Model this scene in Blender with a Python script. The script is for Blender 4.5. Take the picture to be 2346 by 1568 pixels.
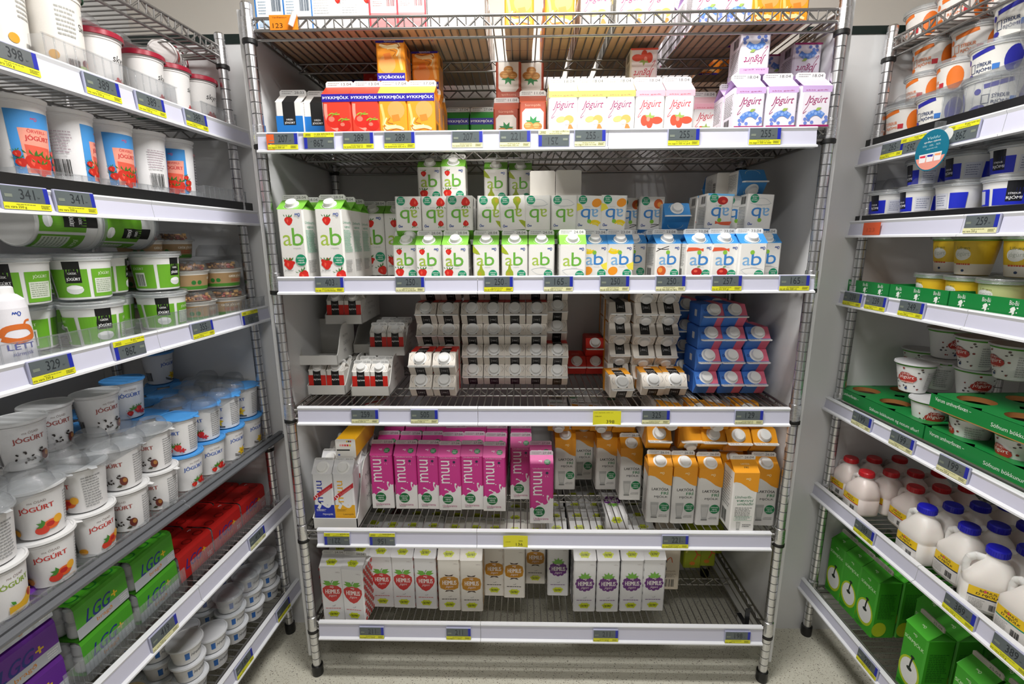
import bpy, math, random
from mathutils import Matrix, Vector, geometry
for o in list(bpy.data.objects): bpy.data.objects.remove(o)
PI = math.pi; R = math.radians
SC = bpy.context.scene; COL = SC.collection
random.seed(7)
# ---------------- camera, world, light, exposure ----------------
CF, CYAW, CPITCH, CROLL, CPOS = 1089.6, -.0229, .2092, .0058, Vector((-.0443, -1.2177, 1.3098))
_cy, _sy, _cp, _sp = math.cos(CYAW), math.sin(CYAW), math.cos(CPITCH), math.sin(CPITCH)
_f = Vector((_sy*_cp, _cy*_cp, -_sp)); _r = Vector((_cy, -_sy, 0)); _d = _f.cross(_r)
_r, _d = math.cos(CROLL)*_r + math.sin(CROLL)*_d, -math.sin(CROLL)*_r + math.cos(CROLL)*_d
cam = bpy.data.cameras.new('camera'); camo = bpy.data.objects.new('camera', cam); COL.objects.link(camo)
cam.sensor_width = 36; cam.lens = 36*CF/2346; cam.clip_start = .02
camo.matrix_world = Matrix(((_r.x, -_d.x, -_f.x, CPOS.x), (_r.y, -_d.y, -_f.y, CPOS.y), (_r.z, -_d.z, -_f.z, CPOS.z), (0, 0, 0, 1)))
SC.camera = camo
w = bpy.data.worlds.new('world'); SC.world = w; w.use_nodes = True
w.node_tree.nodes['Background'].inputs[0].default_value = (.90, .93, 1, 1)
w.node_tree.nodes['Background'].inputs[1].default_value = .16
SC.view_settings.view_transform = 'Standard'; SC.view_settings.look = 'None'
SC.view_settings.exposure = 0.8; SC.view_settings.gamma = 1
def area(name, loc, rot, sx, sy, power, col=(1, .985, .96)):
    l = bpy.data.lights.new(name, 'AREA'); l.shape = 'RECTANGLE'; l.size = sx; l.size_y = sy; l.energy = power; l.color = col
    o = bpy.data.objects.new(name, l); COL.objects.link(o); o.location = loc; o.rotation_euler = rot
    return o
LIGHTS = [((0, -.42, 2.43), .62, 16.5), ((0, -1.60, 2.43), .62, 8)]
for (lx, ly, lz), ln, pw in LIGHTS: area('tube_light', (lx, ly, lz - .045), (0, 0, 0), ln, .14, pw)

def ray(u, v):
    return CPOS, (_r*((u-1173)/CF) + _d*((v-784)/CF) + _f)
def onz(u, v, z): o, k = ray(u, v); return o + k*((z-o.z)/k.z)
def ony(u, v, y): o, k = ray(u, v); return o + k*((y-o.y)/k.y)
def onp(u, v, p, n): o, k = ray(u, v); return o + k*((p-o).dot(n)/k.dot(n))
ZW = {0: (0, 0, 1), 1: (560, 0, 3.3514), 2: (1240, 0, 3.2583), 3: (600, 340, 3.5545), 4: (1200, 340, 3.3514), 5: (640, 660, 3.7839), 6: (1230, 660, 3.7839), 7: (680, 960, 3.91), 8: (1220, 960, 3.7839), 9: (680, 1240, 3.91), 10: (1220, 1240, 3.6656), 11: (0, 0, 3.7839), 12: (0, 220, 3.7839), 13: (0, 490, 3.6656), 14: (0, 780, 3.5545), 15: (0, 1080, 3.2125), 16: (1880, 0, 4.6116), 17: (1900, 280, 5.26), 18: (1880, 520, 5.0343), 19: (1860, 760, 3.9198), 20: (1830, 1000, 4.5465), 21: (1820, 1200, 4.2605)}
def zp(k, x, y=0): a, b, s = ZW[k]; return a + x/s, b + y/s

# ---------------- materials ----------------
def lin(h):
    h = h.lstrip('#'); return tuple((c/12.92 if c <= .04045 else ((c+.055)/1.055)**2.4) for c in (int(h[i:i+2], 16)/255 for i in (0, 2, 4))) + (1,)
MATS = {}
def newmat(n):
    m = bpy.data.materials.new(n); m.use_nodes = True; MATS[n] = m; return m, m.node_tree, m.node_tree.nodes['Principled BSDF']
def mat(n):
    if n in MATS: return MATS[n]
    col, _, kind = n.partition(':')
    m, nt, b = newmat(n)
    ro = {'': .42, 'p': .3, 'g': .15, 'c': .8}[kind]
    nz = nt.nodes.new('ShaderNodeTexNoise'); nz.inputs['Scale'].default_value = 60
    mx = nt.nodes.new('ShaderNodeMix'); mx.data_type = 'RGBA'; c = lin(col)
    mx.inputs[6].default_value = c; mx.inputs[7].default_value = tuple(x*.93 for x in c[:3]) + (1,)
    nt.links.new(nz.outputs[0], mx.inputs[0]); nt.links.new(mx.outputs[2], b.inputs['Base Color'])
    b.inputs['Roughness'].default_value = ro
    return m
m, nt, b = newmat('chrome'); b.inputs['Metallic'].default_value = 1; b.inputs['Base Color'].default_value = (.72, .72, .74, 1); b.inputs['Roughness'].default_value = .2
nz = nt.nodes.new('ShaderNodeTexNoise'); nz.inputs['Scale'].default_value = 35; rp = nt.nodes.new('ShaderNodeMapRange')
rp.inputs[3].default_value = .14; rp.inputs[4].default_value = .42; nt.links.new(nz.outputs[0], rp.inputs[0]); nt.links.new(rp.outputs[0], b.inputs['Roughness'])
m, nt, b = newmat('wire'); b.inputs['Metallic'].default_value = .9; b.inputs['Base Color'].default_value = (.34, .33, .32, 1); b.inputs['Roughness'].default_value = .33
def clear(n, tint, base, hz):
    m = bpy.data.materials.new(n); m.use_nodes = True; MATS[n] = m; nt = m.node_tree; nt.nodes.clear()
    out = nt.nodes.new('ShaderNodeOutputMaterial'); tr = nt.nodes.new('ShaderNodeBsdfTransparent'); tr.inputs[0].default_value = tint
    gl = nt.nodes.new('ShaderNodeBsdfGlossy'); gl.inputs['Roughness'].default_value = .08
    df = nt.nodes.new('ShaderNodeBsdfDiffuse'); df.inputs[0].default_value = (.75, .77, .78, 1)
    lw = nt.nodes.new('ShaderNodeLayerWeight'); lw.inputs[0].default_value = .35
    mr = nt.nodes.new('ShaderNodeMapRange'); mr.inputs[3].default_value = base; mr.inputs[4].default_value = .5
    bp = nt.nodes.new('ShaderNodeBump'); bp.inputs['Strength'].default_value = .5; nz = nt.nodes.new('ShaderNodeTexNoise'); nz.inputs['Scale'].default_value = 55
    nt.links.new(nz.outputs[0], bp.inputs['Height']); nt.links.new(bp.outputs[0], gl.inputs['Normal'])
    m1 = nt.nodes.new('ShaderNodeMixShader'); m2 = nt.nodes.new('ShaderNodeMixShader'); m1.inputs[0].default_value = hz
    nt.links.new(tr.outputs[0], m1.inputs[1]); nt.links.new(df.outputs[0], m1.inputs[2])
    nt.links.new(lw.outputs['Facing'], mr.inputs[0]); nt.links.new(mr.outputs[0], m2.inputs[0])
    nt.links.new(m1.outputs[0], m2.inputs[1]); nt.links.new(gl.outputs[0], m2.inputs[2]); nt.links.new(m2.outputs[0], out.inputs[0])
clear('clear', (.95, .96, .97, 1), .03, .05)
clear('clearlid', (.88, .90, .92, 1), .06, .16)
m, nt, b = newmat('jug'); b.inputs['Base Color'].default_value = (.80, .76, .72, 1); b.inputs['Roughness'].default_value = .35; b.inputs['Subsurface Weight'].default_value = .12
m, nt, b = newmat('jugr'); b.inputs['Base Color'].default_value = (.80, .70, .66, 1); b.inputs['Roughness'].default_value = .35; b.inputs['Subsurface Weight'].default_value = .12
m, nt, b = newmat('rail'); b.inputs['Base Color'].default_value = (.60, .60, .72, 1); b.inputs['Roughness'].default_value = .3
m, nt, b = newmat('raillip'); b.inputs['Base Color'].default_value = (.78, .79, .82, 1); b.inputs['Roughness'].default_value = .25
def wallmat(n, c1, c2, ro):
    m, nt, b = newmat(n); nz = nt.nodes.new('ShaderNodeTexNoise'); nz.inputs['Scale'].default_value = 3; nz.inputs['Detail'].default_value = 6
    mx = nt.nodes.new('ShaderNodeMix'); mx.data_type = 'RGBA'; mx.inputs[6].default_value = c1; mx.inputs[7].default_value = c2
    nt.links.new(nz.outputs[0], mx.inputs[0]); nt.links.new(mx.outputs[2], b.inputs['Base Color']); b.inputs['Roughness'].default_value = ro
wallmat('panel', (.74, .74, .745, 1), (.69, .695, .705, 1), .28)
wallmat('dark', (.16, .155, .15, 1), (.2, .19, .18, 1), .6)
wallmat('beige', (.84, .80, .74, 1), (.80, .755, .69, 1), .6)
wallmat('ceil', (.78, .74, .66, 1), (.74, .70, .62, 1), .7)
m, nt, b = newmat('floor')
tc = nt.nodes.new('ShaderNodeTexCoord')
def speck(scale, thr, seed):
    mp = nt.nodes.new('ShaderNodeMapping'); mp.inputs['Location'].default_value = (seed, seed*2, 0); mp.inputs['Rotation'].default_value = (0, 0, seed); mp.inputs['Scale'].default_value = (1, 1.7, 1)
    v = nt.nodes.new('ShaderNodeTexVoronoi'); v.inputs['Scale'].default_value = scale
    nt.links.new(tc.outputs['Object'], mp.inputs[0]); nt.links.new(mp.outputs[0], v.inputs['Vector'])
    c = nt.nodes.new('ShaderNodeMath'); c.operation = 'LESS_THAN'; c.inputs[1].default_value = thr; nt.links.new(v.outputs['Distance'], c.inputs[0]); return c.outputs[0]
nz = nt.nodes.new('ShaderNodeTexNoise'); nz.inputs['Scale'].default_value = 9; nz.inputs['Detail'].default_value = 8; nt.links.new(tc.outputs['Object'], nz.inputs['Vector'])
cr = nt.nodes.new('ShaderNodeMix'); cr.data_type = 'RGBA'; cr.inputs[6].default_value = (.56, .54, .45, 1); cr.inputs[7].default_value = (.70, .68, .58, 1); nt.links.new(nz.outputs[0], cr.inputs[0])
last = cr.outputs[2]
for sc_, th, sd, cc in ((80, .15, 1.3, (.10, .08, .06, 1)), (130, .19, 2.2, (.22, .17, .11, 1)), (52, .10, 4.1, (.04, .04, .04, 1)), (170, .16, 6.4, (.14, .12, .10, 1))):
    mx = nt.nodes.new('ShaderNodeMix'); mx.data_type = 'RGBA'; mx.inputs[7].default_value = cc
    nt.links.new(speck(sc_, th, sd), mx.inputs[0]); nt.links.new(last, mx.inputs[6]); last = mx.outputs[2]
nt.links.new(last, b.inputs['Base Color']); b.inputs['Roughness'].default_value = .38
m, nt, b = newmat('tube'); b.inputs['Emission Color'].default_value = (1, .98, .95, 1); b.inputs['Emission Strength'].default_value = 4

# ---------------- mesh builder ----------------
def subdiv(vs, fs, mx):
    vs = list(vs); out = []; st = [(f[0], f[i], f[i+1]) for f in fs for i in range(1, len(f)-1)]; mid = {}
    while st:
        t = st.pop(); d = [(abs(vs[t[i]][0]-vs[t[(i+1) % 3]][0]), i) for i in range(3)]; l, i = max(d)
        if l <= mx: out.append(t); continue
        a, b_, c = t[i], t[(i+1) % 3], t[(i+2) % 3]; k = (min(a, b_), max(a, b_))
        if k not in mid: mid[k] = len(vs); vs.append(((vs[a][0]+vs[b_][0])/2, (vs[a][1]+vs[b_][1])/2))
        m_ = mid[k]; st += [(a, m_, c), (m_, b_, c)]
    return vs, out
class MB:
    def __init__(s): s.v = []; s.f = []; s.m = []; s.p = []; s.sm = []
    def mi(s, name):
        if name not in s.p: s.p.append(name)
        return s.p.index(name)
    def add(s, vs, fs, m, smooth=False, M=None):
        o = len(s.v); s.v += [tuple(M @ Vector(q)) if M else tuple(q) for q in vs]
        k = s.mi(m)
        for f in fs: s.f.append(tuple(i+o for i in f)); s.m.append(k); s.sm.append(smooth)
    def box(s, x0, y0, z0, x1, y1, z1, m, M=None, bev=0):
        if bev:
            vs = []; c = [(x0, y0), (x1, y0), (x1, y1), (x0, y1)]; r = bev
            ring = [(x0+r, y0), (x1-r, y0), (x1, y0+r), (x1, y1-r), (x1-r, y1), (x0+r, y1), (x0, y1-r), (x0, y0+r)]
            inr = [(min(max(x, x0+r), x1-r), min(max(y, y0+r), y1-r)) for x, y in ring]
            vs = [(x, y, z0) for x, y in inr] + [(x, y, z0+r) for x, y in ring] + [(x, y, z1-r) for x, y in ring] + [(x, y, z1) for x, y in inr]
            fs = [tuple(range(7, -1, -1)), tuple(range(24, 32))] + [(a*8+i, a*8+(i+1) % 8, a*8+8+(i+1) % 8, a*8+8+i) for a in range(3) for i in range(8)]
            s.add(vs, fs, m, False, M); return
        s.add([(x0, y0, z0), (x1, y0, z0), (x1, y1, z0), (x0, y1, z0), (x0, y0, z1), (x1, y0, z1), (x1, y1, z1), (x0, y1, z1)],
              [(3, 2, 1, 0), (4, 5, 6, 7), (0, 1, 5, 4), (1, 2, 6, 5), (2, 3, 7, 6), (3, 0, 4, 7)], m, False, M)
    def cyl(s, p0, p1, r, m, n=6, caps=True):
        p0 = Vector(p0); p1 = Vector(p1); a = (p1-p0).normalized(); u = a.orthogonal().normalized(); w_ = a.cross(u)
        vs = [p + u*(r*math.cos(2*PI*i/n)) + w_*(r*math.sin(2*PI*i/n)) for p in (p0, p1) for i in range(n)]
        fs = [(i, (i+1) % n, n+(i+1) % n, n+i) for i in range(n)]
        s.add(vs, fs, m, True)
        if caps: s.add(vs, [tuple(range(n-1, -1, -1)), tuple(range(n, 2*n))], m)
    def lathe(s, prof, n=28, M=None, smooth=True):   # prof: (r, z, mat of the segment that follows)
        for k in range(len(prof)-1):
            r0, z0, mm = prof[k]; r1, z1 = prof[k+1][:2]
            if mm is None: continue
            vs = [(r*math.cos(2*PI*i/n), r*math.sin(2*PI*i/n), z) for r, z in ((r0, z0), (r1, z1)) for i in range(n)]
            s.add(vs, [(i, (i+1) % n, n+(i+1) % n, n+i) for i in range(n)], mm, smooth and abs(z1-z0) > abs(r1-r0)*.2, M)
    def art(s, A, fn, mx=0):
        for i, (vs, fs, c) in enumerate(A.l):
            if mx: vs, fs = subdiv(vs, fs, mx)
            off = .00012 + .00005*i
            s.add([fn(x, y, off) for x, y in vs], fs, c)
    def mesh(s, name):
        me = bpy.data.meshes.new(name); me.from_pydata(s.v, [], s.f); me.polygons.foreach_set('material_index', s.m); me.polygons.foreach_set('use_smooth', s.sm)
        for p in s.p: me.materials.append(mat(p))
        me.update(); return me

# ---------------- printed artwork (flat shapes mapped on the packs) ----------------
TXT = {}
def text(sx):
    if sx not in TXT:
        c = bpy.data.curves.new('t', 'FONT'); c.body = sx; c.resolution_u = 3
        o = bpy.data.objects.new('t', c); me = bpy.data.meshes.new_from_object(o)
        v = [(q.co.x, q.co.y) for q in me.vertices]; f = [tuple(p.vertices) for p in me.polygons]
        x0 = min(a for a, _ in v); x1 = max(a for a, _ in v); y0 = min(b_ for _, b_ in v); y1 = max(b_ for _, b_ in v)
        TXT[sx] = ([((a-x0)/(x1-x0), (b_-y0)/(y1-y0)) for a, b_ in v], f)
        bpy.data.objects.remove(o); bpy.data.meshes.remove(me); bpy.data.curves.remove(c)
    return TXT[sx]
class Art:
    def __init__(s, k=1): s.l = []; s.k = k
    def _a(s, v, f, c): s.l.append(([(x*s.k, y*s.k) for x, y in v], f, c)); return s
    def rect(s, x0, y0, x1, y1, c, n=1):
        return s._a([(x0+(x1-x0)*i/n, y) for i in range(n+1) for y in (y0, y1)], [(2*i, 2*i+2, 2*i+3, 2*i+1) for i in range(n)], c)
    def ell(s, cx, cy, rx, ry, c, n=14, rot=0):
        q, t = math.cos(rot), math.sin(rot)
        P = [(rx*math.cos(2*PI*i/n), ry*math.sin(2*PI*i/n)) for i in range(n)]
        return s._a([(cx+a*q-b_*t, cy+a*t+b_*q) for a, b_ in P], [tuple(range(n))], c)
    def poly(s, pts, c):
        tr = geometry.tessellate_polygon([[Vector((x, y, 0)) for x, y in pts]])
        out = []
        for t in tr:
            a, b_, d = (pts[i] for i in t)
            out.append(t if (b_[0]-a[0])*(d[1]-a[1])-(b_[1]-a[1])*(d[0]-a[0]) > 0 else (t[0], t[2], t[1]))
        return s._a(pts, out, c)
    def t(s, tx, x0, y0, x1, y1, c, sh=0, rot=0):
        v, f = text(tx); cx, cy = (x0+x1)/2, (y0+y1)/2; W_, H_ = x1-x0, y1-y0
        if rot in (90, -90): W_, H_ = H_, W_
        q, z = math.cos(R(rot)), math.sin(R(rot)); o = []
        for a, b_ in v:
            a = (a-.5)*W_ + sh*(b_-.5)*H_; b_ = (b_-.5)*H_
            o.append((cx+a*q-b_*z, cy+a*z+b_*q))
        s._a(o, f, c)
        if tx.isupper() and len(tx) > 1: d_ = .05*(H_ if rot == 0 else W_*.2)*.9; s._a([(x+d_*q, y+d_*z) for x, y in o], f, c)
        return s
    def stroke(s, pts, w_, c):
        if len(pts) > 2 and pts[0] != pts[-1]:
            P = [pts[0]] + list(pts) + [pts[-1]]; q_ = []
            for i in range(1, len(P)-2):
                for k in range(4):
                    t = k/4; q_.append(tuple(.5*(2*P[i][j]+(P[i+1][j]-P[i-1][j])*t+(2*P[i-1][j]-5*P[i][j]+4*P[i+1][j]-P[i+2][j])*t*t+(3*P[i][j]-P[i-1][j]-3*P[i+1][j]+P[i+2][j])*t**3) for j in (0, 1)))
            pts = q_ + [pts[-1]]
        vs = []; fs = []
        for i in range(len(pts)):
            a = pts[max(i-1, 0)]; b_ = pts[min(i+1, len(pts)-1)]; dx, dy = b_[0]-a[0], b_[1]-a[1]; l = math.hypot(dx, dy) or 1
            nx, ny = -dy/l*w_/2, dx/l*w_/2; vs += [(pts[i][0]-nx, pts[i][1]-ny), (pts[i][0]+nx, pts[i][1]+ny)]
            if i: fs.append((2*i-2, 2*i, 2*i+1, 2*i-1))
        return s._a(vs, fs, c)
    def lines(s, x0, y0, x1, y1, n, c, seed=1):      # a block of fine print
        rr = random.Random(seed); h = (y1-y0)/n
        for i in range(n):
            y = y1-h*(i+.7); x = x0; e = x1-(x1-x0)*rr.random()*.25; v = []; f = []
            while x < e:
                l = (x1-x0)*(.06+.13*rr.random()); b_ = min(x+l, e); k = len(v)
                v += [(x, y), (b_, y), (b_, y+h*.42), (x, y+h*.42)]; f.append((k, k+1, k+2, k+3)); x = b_+(x1-x0)*.03
            s._a(v, f, c)
        return s
    def bar(s, x0, y0, x1, y1, c='222222', n=13):
        rr = random.Random(3); v = []; f = []; wd = (x1-x0)/n
        for i in range(n):
            k = len(v); a = x0+wd*i; q = wd*(.3+.5*rr.random()); v += [(a, y0), (a+q, y0), (a+q, y1), (a, y1)]; f.append((k, k+1, k+2, k+3))
        return s._a(v, f, c)
    def straw(s, cx, cy, r, rot=0, c='D9261C'):
        q, z = math.cos(rot), math.sin(rot); T = lambda a, b_: (cx+(a*q-b_*z)*r, cy+(a*z+b_*q)*r)
        s.poly([T(a, b_) for a, b_ in ((-.75, .55), (-.95, .15), (-.7, -.45), (-.2, -.95), (.2, -1), (.7, -.5), (.95, .15), (.75, .6), (.3, .8), (-.3, .8))], c)
        s.poly([T(a, b_) for a, b_ in ((-.3, .4), (-.45, -.1), (-.2, -.5), (0, .1))], 'EE5A45')
        for a in (-.8, -.3, .2, .7): s.poly([T(0, .65), T(a-.16, 1.0), T(a*1.35, 1.35), T(a+.12, .9)], '3C7A2A')
        return s
    def berry(s, cx, cy, r, c, n=7):
        rr = random.Random(int(cx*1000)); s.ell(cx, cy, r*.7, r*.55, c)
        for i in range(n): a = 2*PI*i/n; s.ell(cx+r*math.cos(a)*.85, cy+r*math.sin(a)*.6, r*.3, r*.3, c)
        return s
    def leaf(s, cx, cy, r, a, c='4E9A35'):
        q, z = math.cos(a), math.sin(a); return s.poly([(cx+(x*q-y*z)*r, cy+(x*z+y*q)*r) for x, y in ((0, 0), (.4, .25), (1, 0), (.4, -.25))], c)
    def pear(s, cx, cy, r, rot=0):
        q, z = math.cos(rot), math.sin(rot); T = lambda a, b_: (cx+(a*q-b_*z)*r, cy+(a*z+b_*q)*r)
        s.poly([T(a, b_) for a, b_ in ((-.15, 1.6), (-.3, .8), (-.75, .2), (-.8, -.4), (-.4, -.9), (.3, -.95), (.8, -.45), (.75, .2), (.35, .8), (.2, 1.6))], '9DB02A')
        s.ell(T(-.25, -.25)[0], T(-.25, -.25)[1], r*.35, r*.45, 'B9A62E'); s.stroke([T(0, 1.5), T(.1, 2.1)], r*.12, '5A4420'); return s
    def badge(s, cx, cy, r, c='0E9468'):
        s.ell(cx, cy, r, r, c, 20)
        for i, (a, b_) in enumerate((('Umhverfis', .72), ('vænni', .5), ('umbúðir', .72))):
            s.t(a, cx-r*b_, cy+r*(.25-.42*i), cx+r*b_, cy+r*(.55-.42*i), 'FFFFFF', .2)
        return s
    def ms(s, cx, cy, r, c='2A4FA0'):
        s.stroke([(cx-r, cy-.1*r), (cx-.8*r, cy+.5*r), (cx-.5*r, cy), (cx-.25*r, cy+.5*r), (cx, cy), (cx+.3*r, cy+.5*r), (cx+.7*r, cy+.5*r), (cx+.9*r, cy+.1*r), (cx+.6*r, cy-.5*r), (cx+.2*r, cy-.4*r), (cx+.3*r, cy)], r*.22, c); return s

# ---------------- naming helpers ----------------
SHORT = ((', eighth from left', ', third from right'), (', ninth from left', ', second from right'), (', seventh from left', ', fourth from right'))
def tag(o, label=None, cat=None, group=None, kind=None):
    if label and not 4 <= len(label.split()) <= 16: print('LONG', len(label.split()), label)
    if label: o['label'] = label
    if cat: o['category'] = cat
    if group: o['group'] = group
    if kind: o['kind'] = kind
    return o
def link(name, me, parent=None, label=None):
    o = bpy.data.objects.new(name, me); COL.objects.link(o)
    if parent: o.parent = parent
    if label: o['label'] = label
    return o
def root(name, M, label, cat, group=None):
    o = bpy.data.objects.new(name, None); COL.objects.link(o); o.empty_display_size = .02; o.matrix_world = M
    return tag(o, label, cat, group)
def struct(name, mb): o = link(name, mb.mesh(name)); o['kind'] = 'structure'; return o
def T(x, y, z): return Matrix.Translation((x, y, z))
def Rz(a): return Matrix.Rotation(a, 4, 'Z')
def Rx(a): return Matrix.Rotation(a, 4, 'X')
def Ry(a): return Matrix.Rotation(a, 4, 'Y')
ORD = 'zeroth first second third fourth fifth sixth seventh eighth ninth tenth eleventh twelfth'.split()
def nth(i, n):          # i from 1
    return 'leftmost' if i == 1 else 'rightmost' if i == n else ORD[i] + ' from left'
# keeps packs from being set into one another
BOXES = []
def box_of(M, x0, x1, y0, y1, z0, z1):
    A3 = [Vector((M[0][i], M[1][i], M[2][i])).normalized() for i in range(3)]
    return (M @ Vector(((x0+x1)/2, (y0+y1)/2, (z0+z1)/2)), A3, ((x1-x0)/2, (y1-y0)/2, (z1-z0)/2))
def depth(a, b_):
    d = b_[0]-a[0]
    if d.length > .35: return -1
    m_ = 9
    for ax in a[1]+b_[1]:
        m_ = min(m_, sum(a[2][i]*abs(a[1][i].dot(ax)) for i in range(3))+sum(b_[2][i]*abs(b_[1][i].dot(ax)) for i in range(3))-abs(d.dot(ax)))
        if m_ <= 0: return m_
    return m_
def clash(bx, tol=.004): return any(depth(bx, q) > tol for q in BOXES)
# ---------------- room ----------------
def simple_box(name, *a): mb = MB(); mb.box(*a); return struct(name, mb)
simple_box('floor', -2.2, -3, -.05, 2.2, .7, 0, 'floor')
simple_box('ceiling', -2.2, -3, 2.5, 2.2, .7, 2.55, 'ceil')
simple_box('wall_back', -2.2, .53, 0, 2.2, .6, 2.5, 'beige')
simple_box('wall_left', -1.42, -3, 0, -1.36, .53, 2.5, 'panel')
simple_box('wall_right', 1.46, -3, 0, 1.52, .53, 2.5, 'panel')
simple_box('wall_front', -2.2, -3.05, 0, 2.2, -3, 2.5, 'dark')
mb = MB(); mb.box(-1.36, .198, 0, -.706, .228, 1.838, 'panel'); mb.box(-.706, .005, .06, -.698, .5, 1.838, 'panel'); struct('wall_panel_left', mb)
mb = MB(); mb.box(.706, .198, 0, 1.46, .228, 1.838, 'panel'); mb.box(.698, .005, .06, .706, .5, 1.838, 'panel'); struct('wall_panel_right', mb)
simple_box('wall_niche', -.698, .492, 0, .698, .505, 1.838, 'panel')
simple_box('gap_shade_1', -1.36, .196, 1.838, -.706, .232, 1.862, '0E1F1C')  # dark strip standing in for the shadow gap above the panel
simple_box('gap_shade_2', .706, .196, 1.838, 1.46, .232, 1.858, '0E1F1C')  # right-hand gap, its shade drawn as a dark strip as well
for (lx, ly, lz), ln, pw in LIGHTS:
    r_ = root('ceiling_light', T(lx, ly, 2.5), 'white ceiling tube light ' + ('nearest the milk racks' if ly > -1 else 'further from the milk racks'), 'ceiling light')
    mb = MB(); mb.box(-.36, -.09, -.03, .36, .09, 0, 'F2F2F0'); link('housing', mb.mesh('housing'), r_)
    mb = MB(); mb.cyl((-.3, -.04, -.05), (.3, -.04, -.05), .013, 'tube', 12); mb.cyl((-.3, .04, -.05), (.3, .04, -.05), .013, 'tube', 12); link('tube', mb.mesh('tube'), r_)

# ---------------- wire racks ----------------
HW, DP = .68, .463
def post_mesh():
    mb = MB(); prof = [(0, .0, '151515'), (.0155, 0, '151515'), (.0165, .012, '151515'), (.0165, .034, '151515'), (.0122, .036, 'chrome')]
    z = .06
    while z < 1.80:
        prof += [(.0122, z, '5A5A5C'), (.0116, z+.0006, '5A5A5C'), (.0116, z+.0018, '5A5A5C'), (.0122, z+.0024, 'chrome')]; z += .0254
    prof += [(.0122, 1.832, 'chrome'), (.0128, 1.834, 'chrome'), (.0128, 1.846, 'chrome'), (.010, 1.850, 'chrome'), (0, 1.850, None)]
    mb.lathe(prof, 16); return mb.mesh('post')
def wire_shelf_mesh(up):
    a, b = (.019, -.006) if up else (-.001, -.026)
    mb = MB(); n = 66; x0, x1 = -HW+.018, HW-.018; r = .0017
    for i in range(n):
        x = x0+(x1-x0)*i/(n-1); mb.cyl((x, .0, -r), (x, DP, -r), r, 'wire', 6, False)
        if up: mb.cyl((x, .0, -r), (x, -.002, .016), r, 'wire', 5, False)
    def truss(a, b_, zt, zb, r1=.0032, zz=.056):
        a = Vector(a); b_ = Vector(b_); L = (b_-a).length
        for z in (zt, zb): mb.cyl((a.x, a.y, z), (b_.x, b_.y, z), r1, 'wire', 8)
        k = int(L/zz*2); pr = None
        for i in range(k+1):
            p = a.lerp(b_, i/k); q = (p.x, p.y, zt if i % 2 else zb)
            if pr: mb.cyl(pr, q, .0023, 'wire', 5, False)
            pr = q
    truss((-HW, 0, 0), (HW, 0, 0), a, b, .0036)
    mb.cyl((-HW, .012, -.022), (HW, .012, -.022), .003, 'wire', 8)
    for y in (DP*.46,): truss((x0, y, 0), (x1, y, 0), -.0065, -.030, .0028)
    truss((-HW, DP, 0), (HW, DP, 0), -.0065, -.032, .0036)
    for x in (-HW, HW): truss((x, 0, 0), (x, DP, 0), a, b, .0036)
    for x in (x0, x1): mb.cyl((x, 0, -.006), (x, DP, -.006), .003, 'wire', 6)
    for x in (-HW, HW):
        for y in (0, DP):
            mb.lathe([(.0128, -.036, '101010'), (.0165, -.034, '101010'), (.0165, -.026, '101010'), (.0150, -.024, 'chrome'), (.0145, .020, 'chrome'), (.0128, .021, None)], 16, T(x, y, 0))
    return mb.mesh('wire_shelf')
def rail_mesh(x0, x1, joint, h):
    mb = MB(); segs = [(x0, joint-.0006), (joint+.0006, x1)] if joint is not None else [(x0, x1)]
    for a, b_ in segs:
        pr = [(-.016, h+.003), (-.026, h+.003), (-.028, h), (-.025, h-.006), (-.0285, .006), (-.036, .003), (-.036, -.001), (-.016, -.001)]
        n = len(pr); vs = [(x, y, z) for x in (a, b_) for y, z in pr]
        for i in range(n):
            j = (i+1) % n; m_ = '66686C:p' if h < .02 else 'rail' if i == 3 else 'raillip'
            mb.add(vs, [(i, j, n+j, n+i)], m_)
        mb.add(vs, [tuple(range(n-1, -1, -1)), tuple(range(n, 2*n))], 'raillip')
    return mb.mesh('price_rail')
POST = post_mesh(); SHELF = wire_shelf_mesh(False); SHELFT = wire_shelf_mesh(True)
def rack(M, label, shelves, group=None):
    r_ = root('wire_rack', M, label, 'shelving rack', group)
    for x in (-HW, HW):
        for y in (0, DP): o = link('post', POST, r_); o.location = (x, y, 0)
    for s in shelves:
        o = link('wire_shelf', SHELF if len(s) > 1 else SHELFT, r_); o.location = (0, 0, s[0])
        if len(s) > 1 and s[0] > s[1] + .003:
            mb = MB(); mb.box(s[3]+.004, -.014, s[1]-.004, s[4]-.004, -.006, s[0]+.001, '1A1A1C:p'); link('edge_strip', mb.mesh('edge_strip'), r_)
        if len(s) > 1:
            zt, zb, x0, x1, jt = s[1:]; o = link('price_rail', rail_mesh(x0, x1, jt, zt-zb), r_); o.location = (0, 0, zb)
    return r_
MC = Matrix.Identity(4)
PL = Vector((-.8434, .1595, 0)); dL = Vector((.05165, .99867, 0)); PR = Vector((.9149, .176, 0)); dR = Vector((-.012, .99993, 0))
AL = math.atan2(dL.y, dL.x); AR = math.atan2(-dR.y, -dR.x)
ML = T(*(PL-dL*.68)) @ Rz(AL); MR = T(*(PR-dR*.68)) @ Rz(AR)
NL = Vector((-dL.y, dL.x, 0)); NR = Vector((dR.y, -dR.x, 0))    # pointing into the rack
SZ = {'S0': 1.797, 'S1': 1.566, 'S2': 1.213, 'S3': .862, 'S4': .495, 'S5': .188,
      'L0': 1.797, 'L1': 1.616, 'L2': 1.420, 'L3': 1.112, 'L4': .703, 'L5': .474, 'L6': .164,
      'R0': 1.797, 'R1': 1.574, 'R2': 1.372, 'R3': 1.158, 'R4': .835, 'R5': .532, 'R6': .188}
def xs(k, x, y): return ony(*zp(k, x, y), -.03).x
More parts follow.
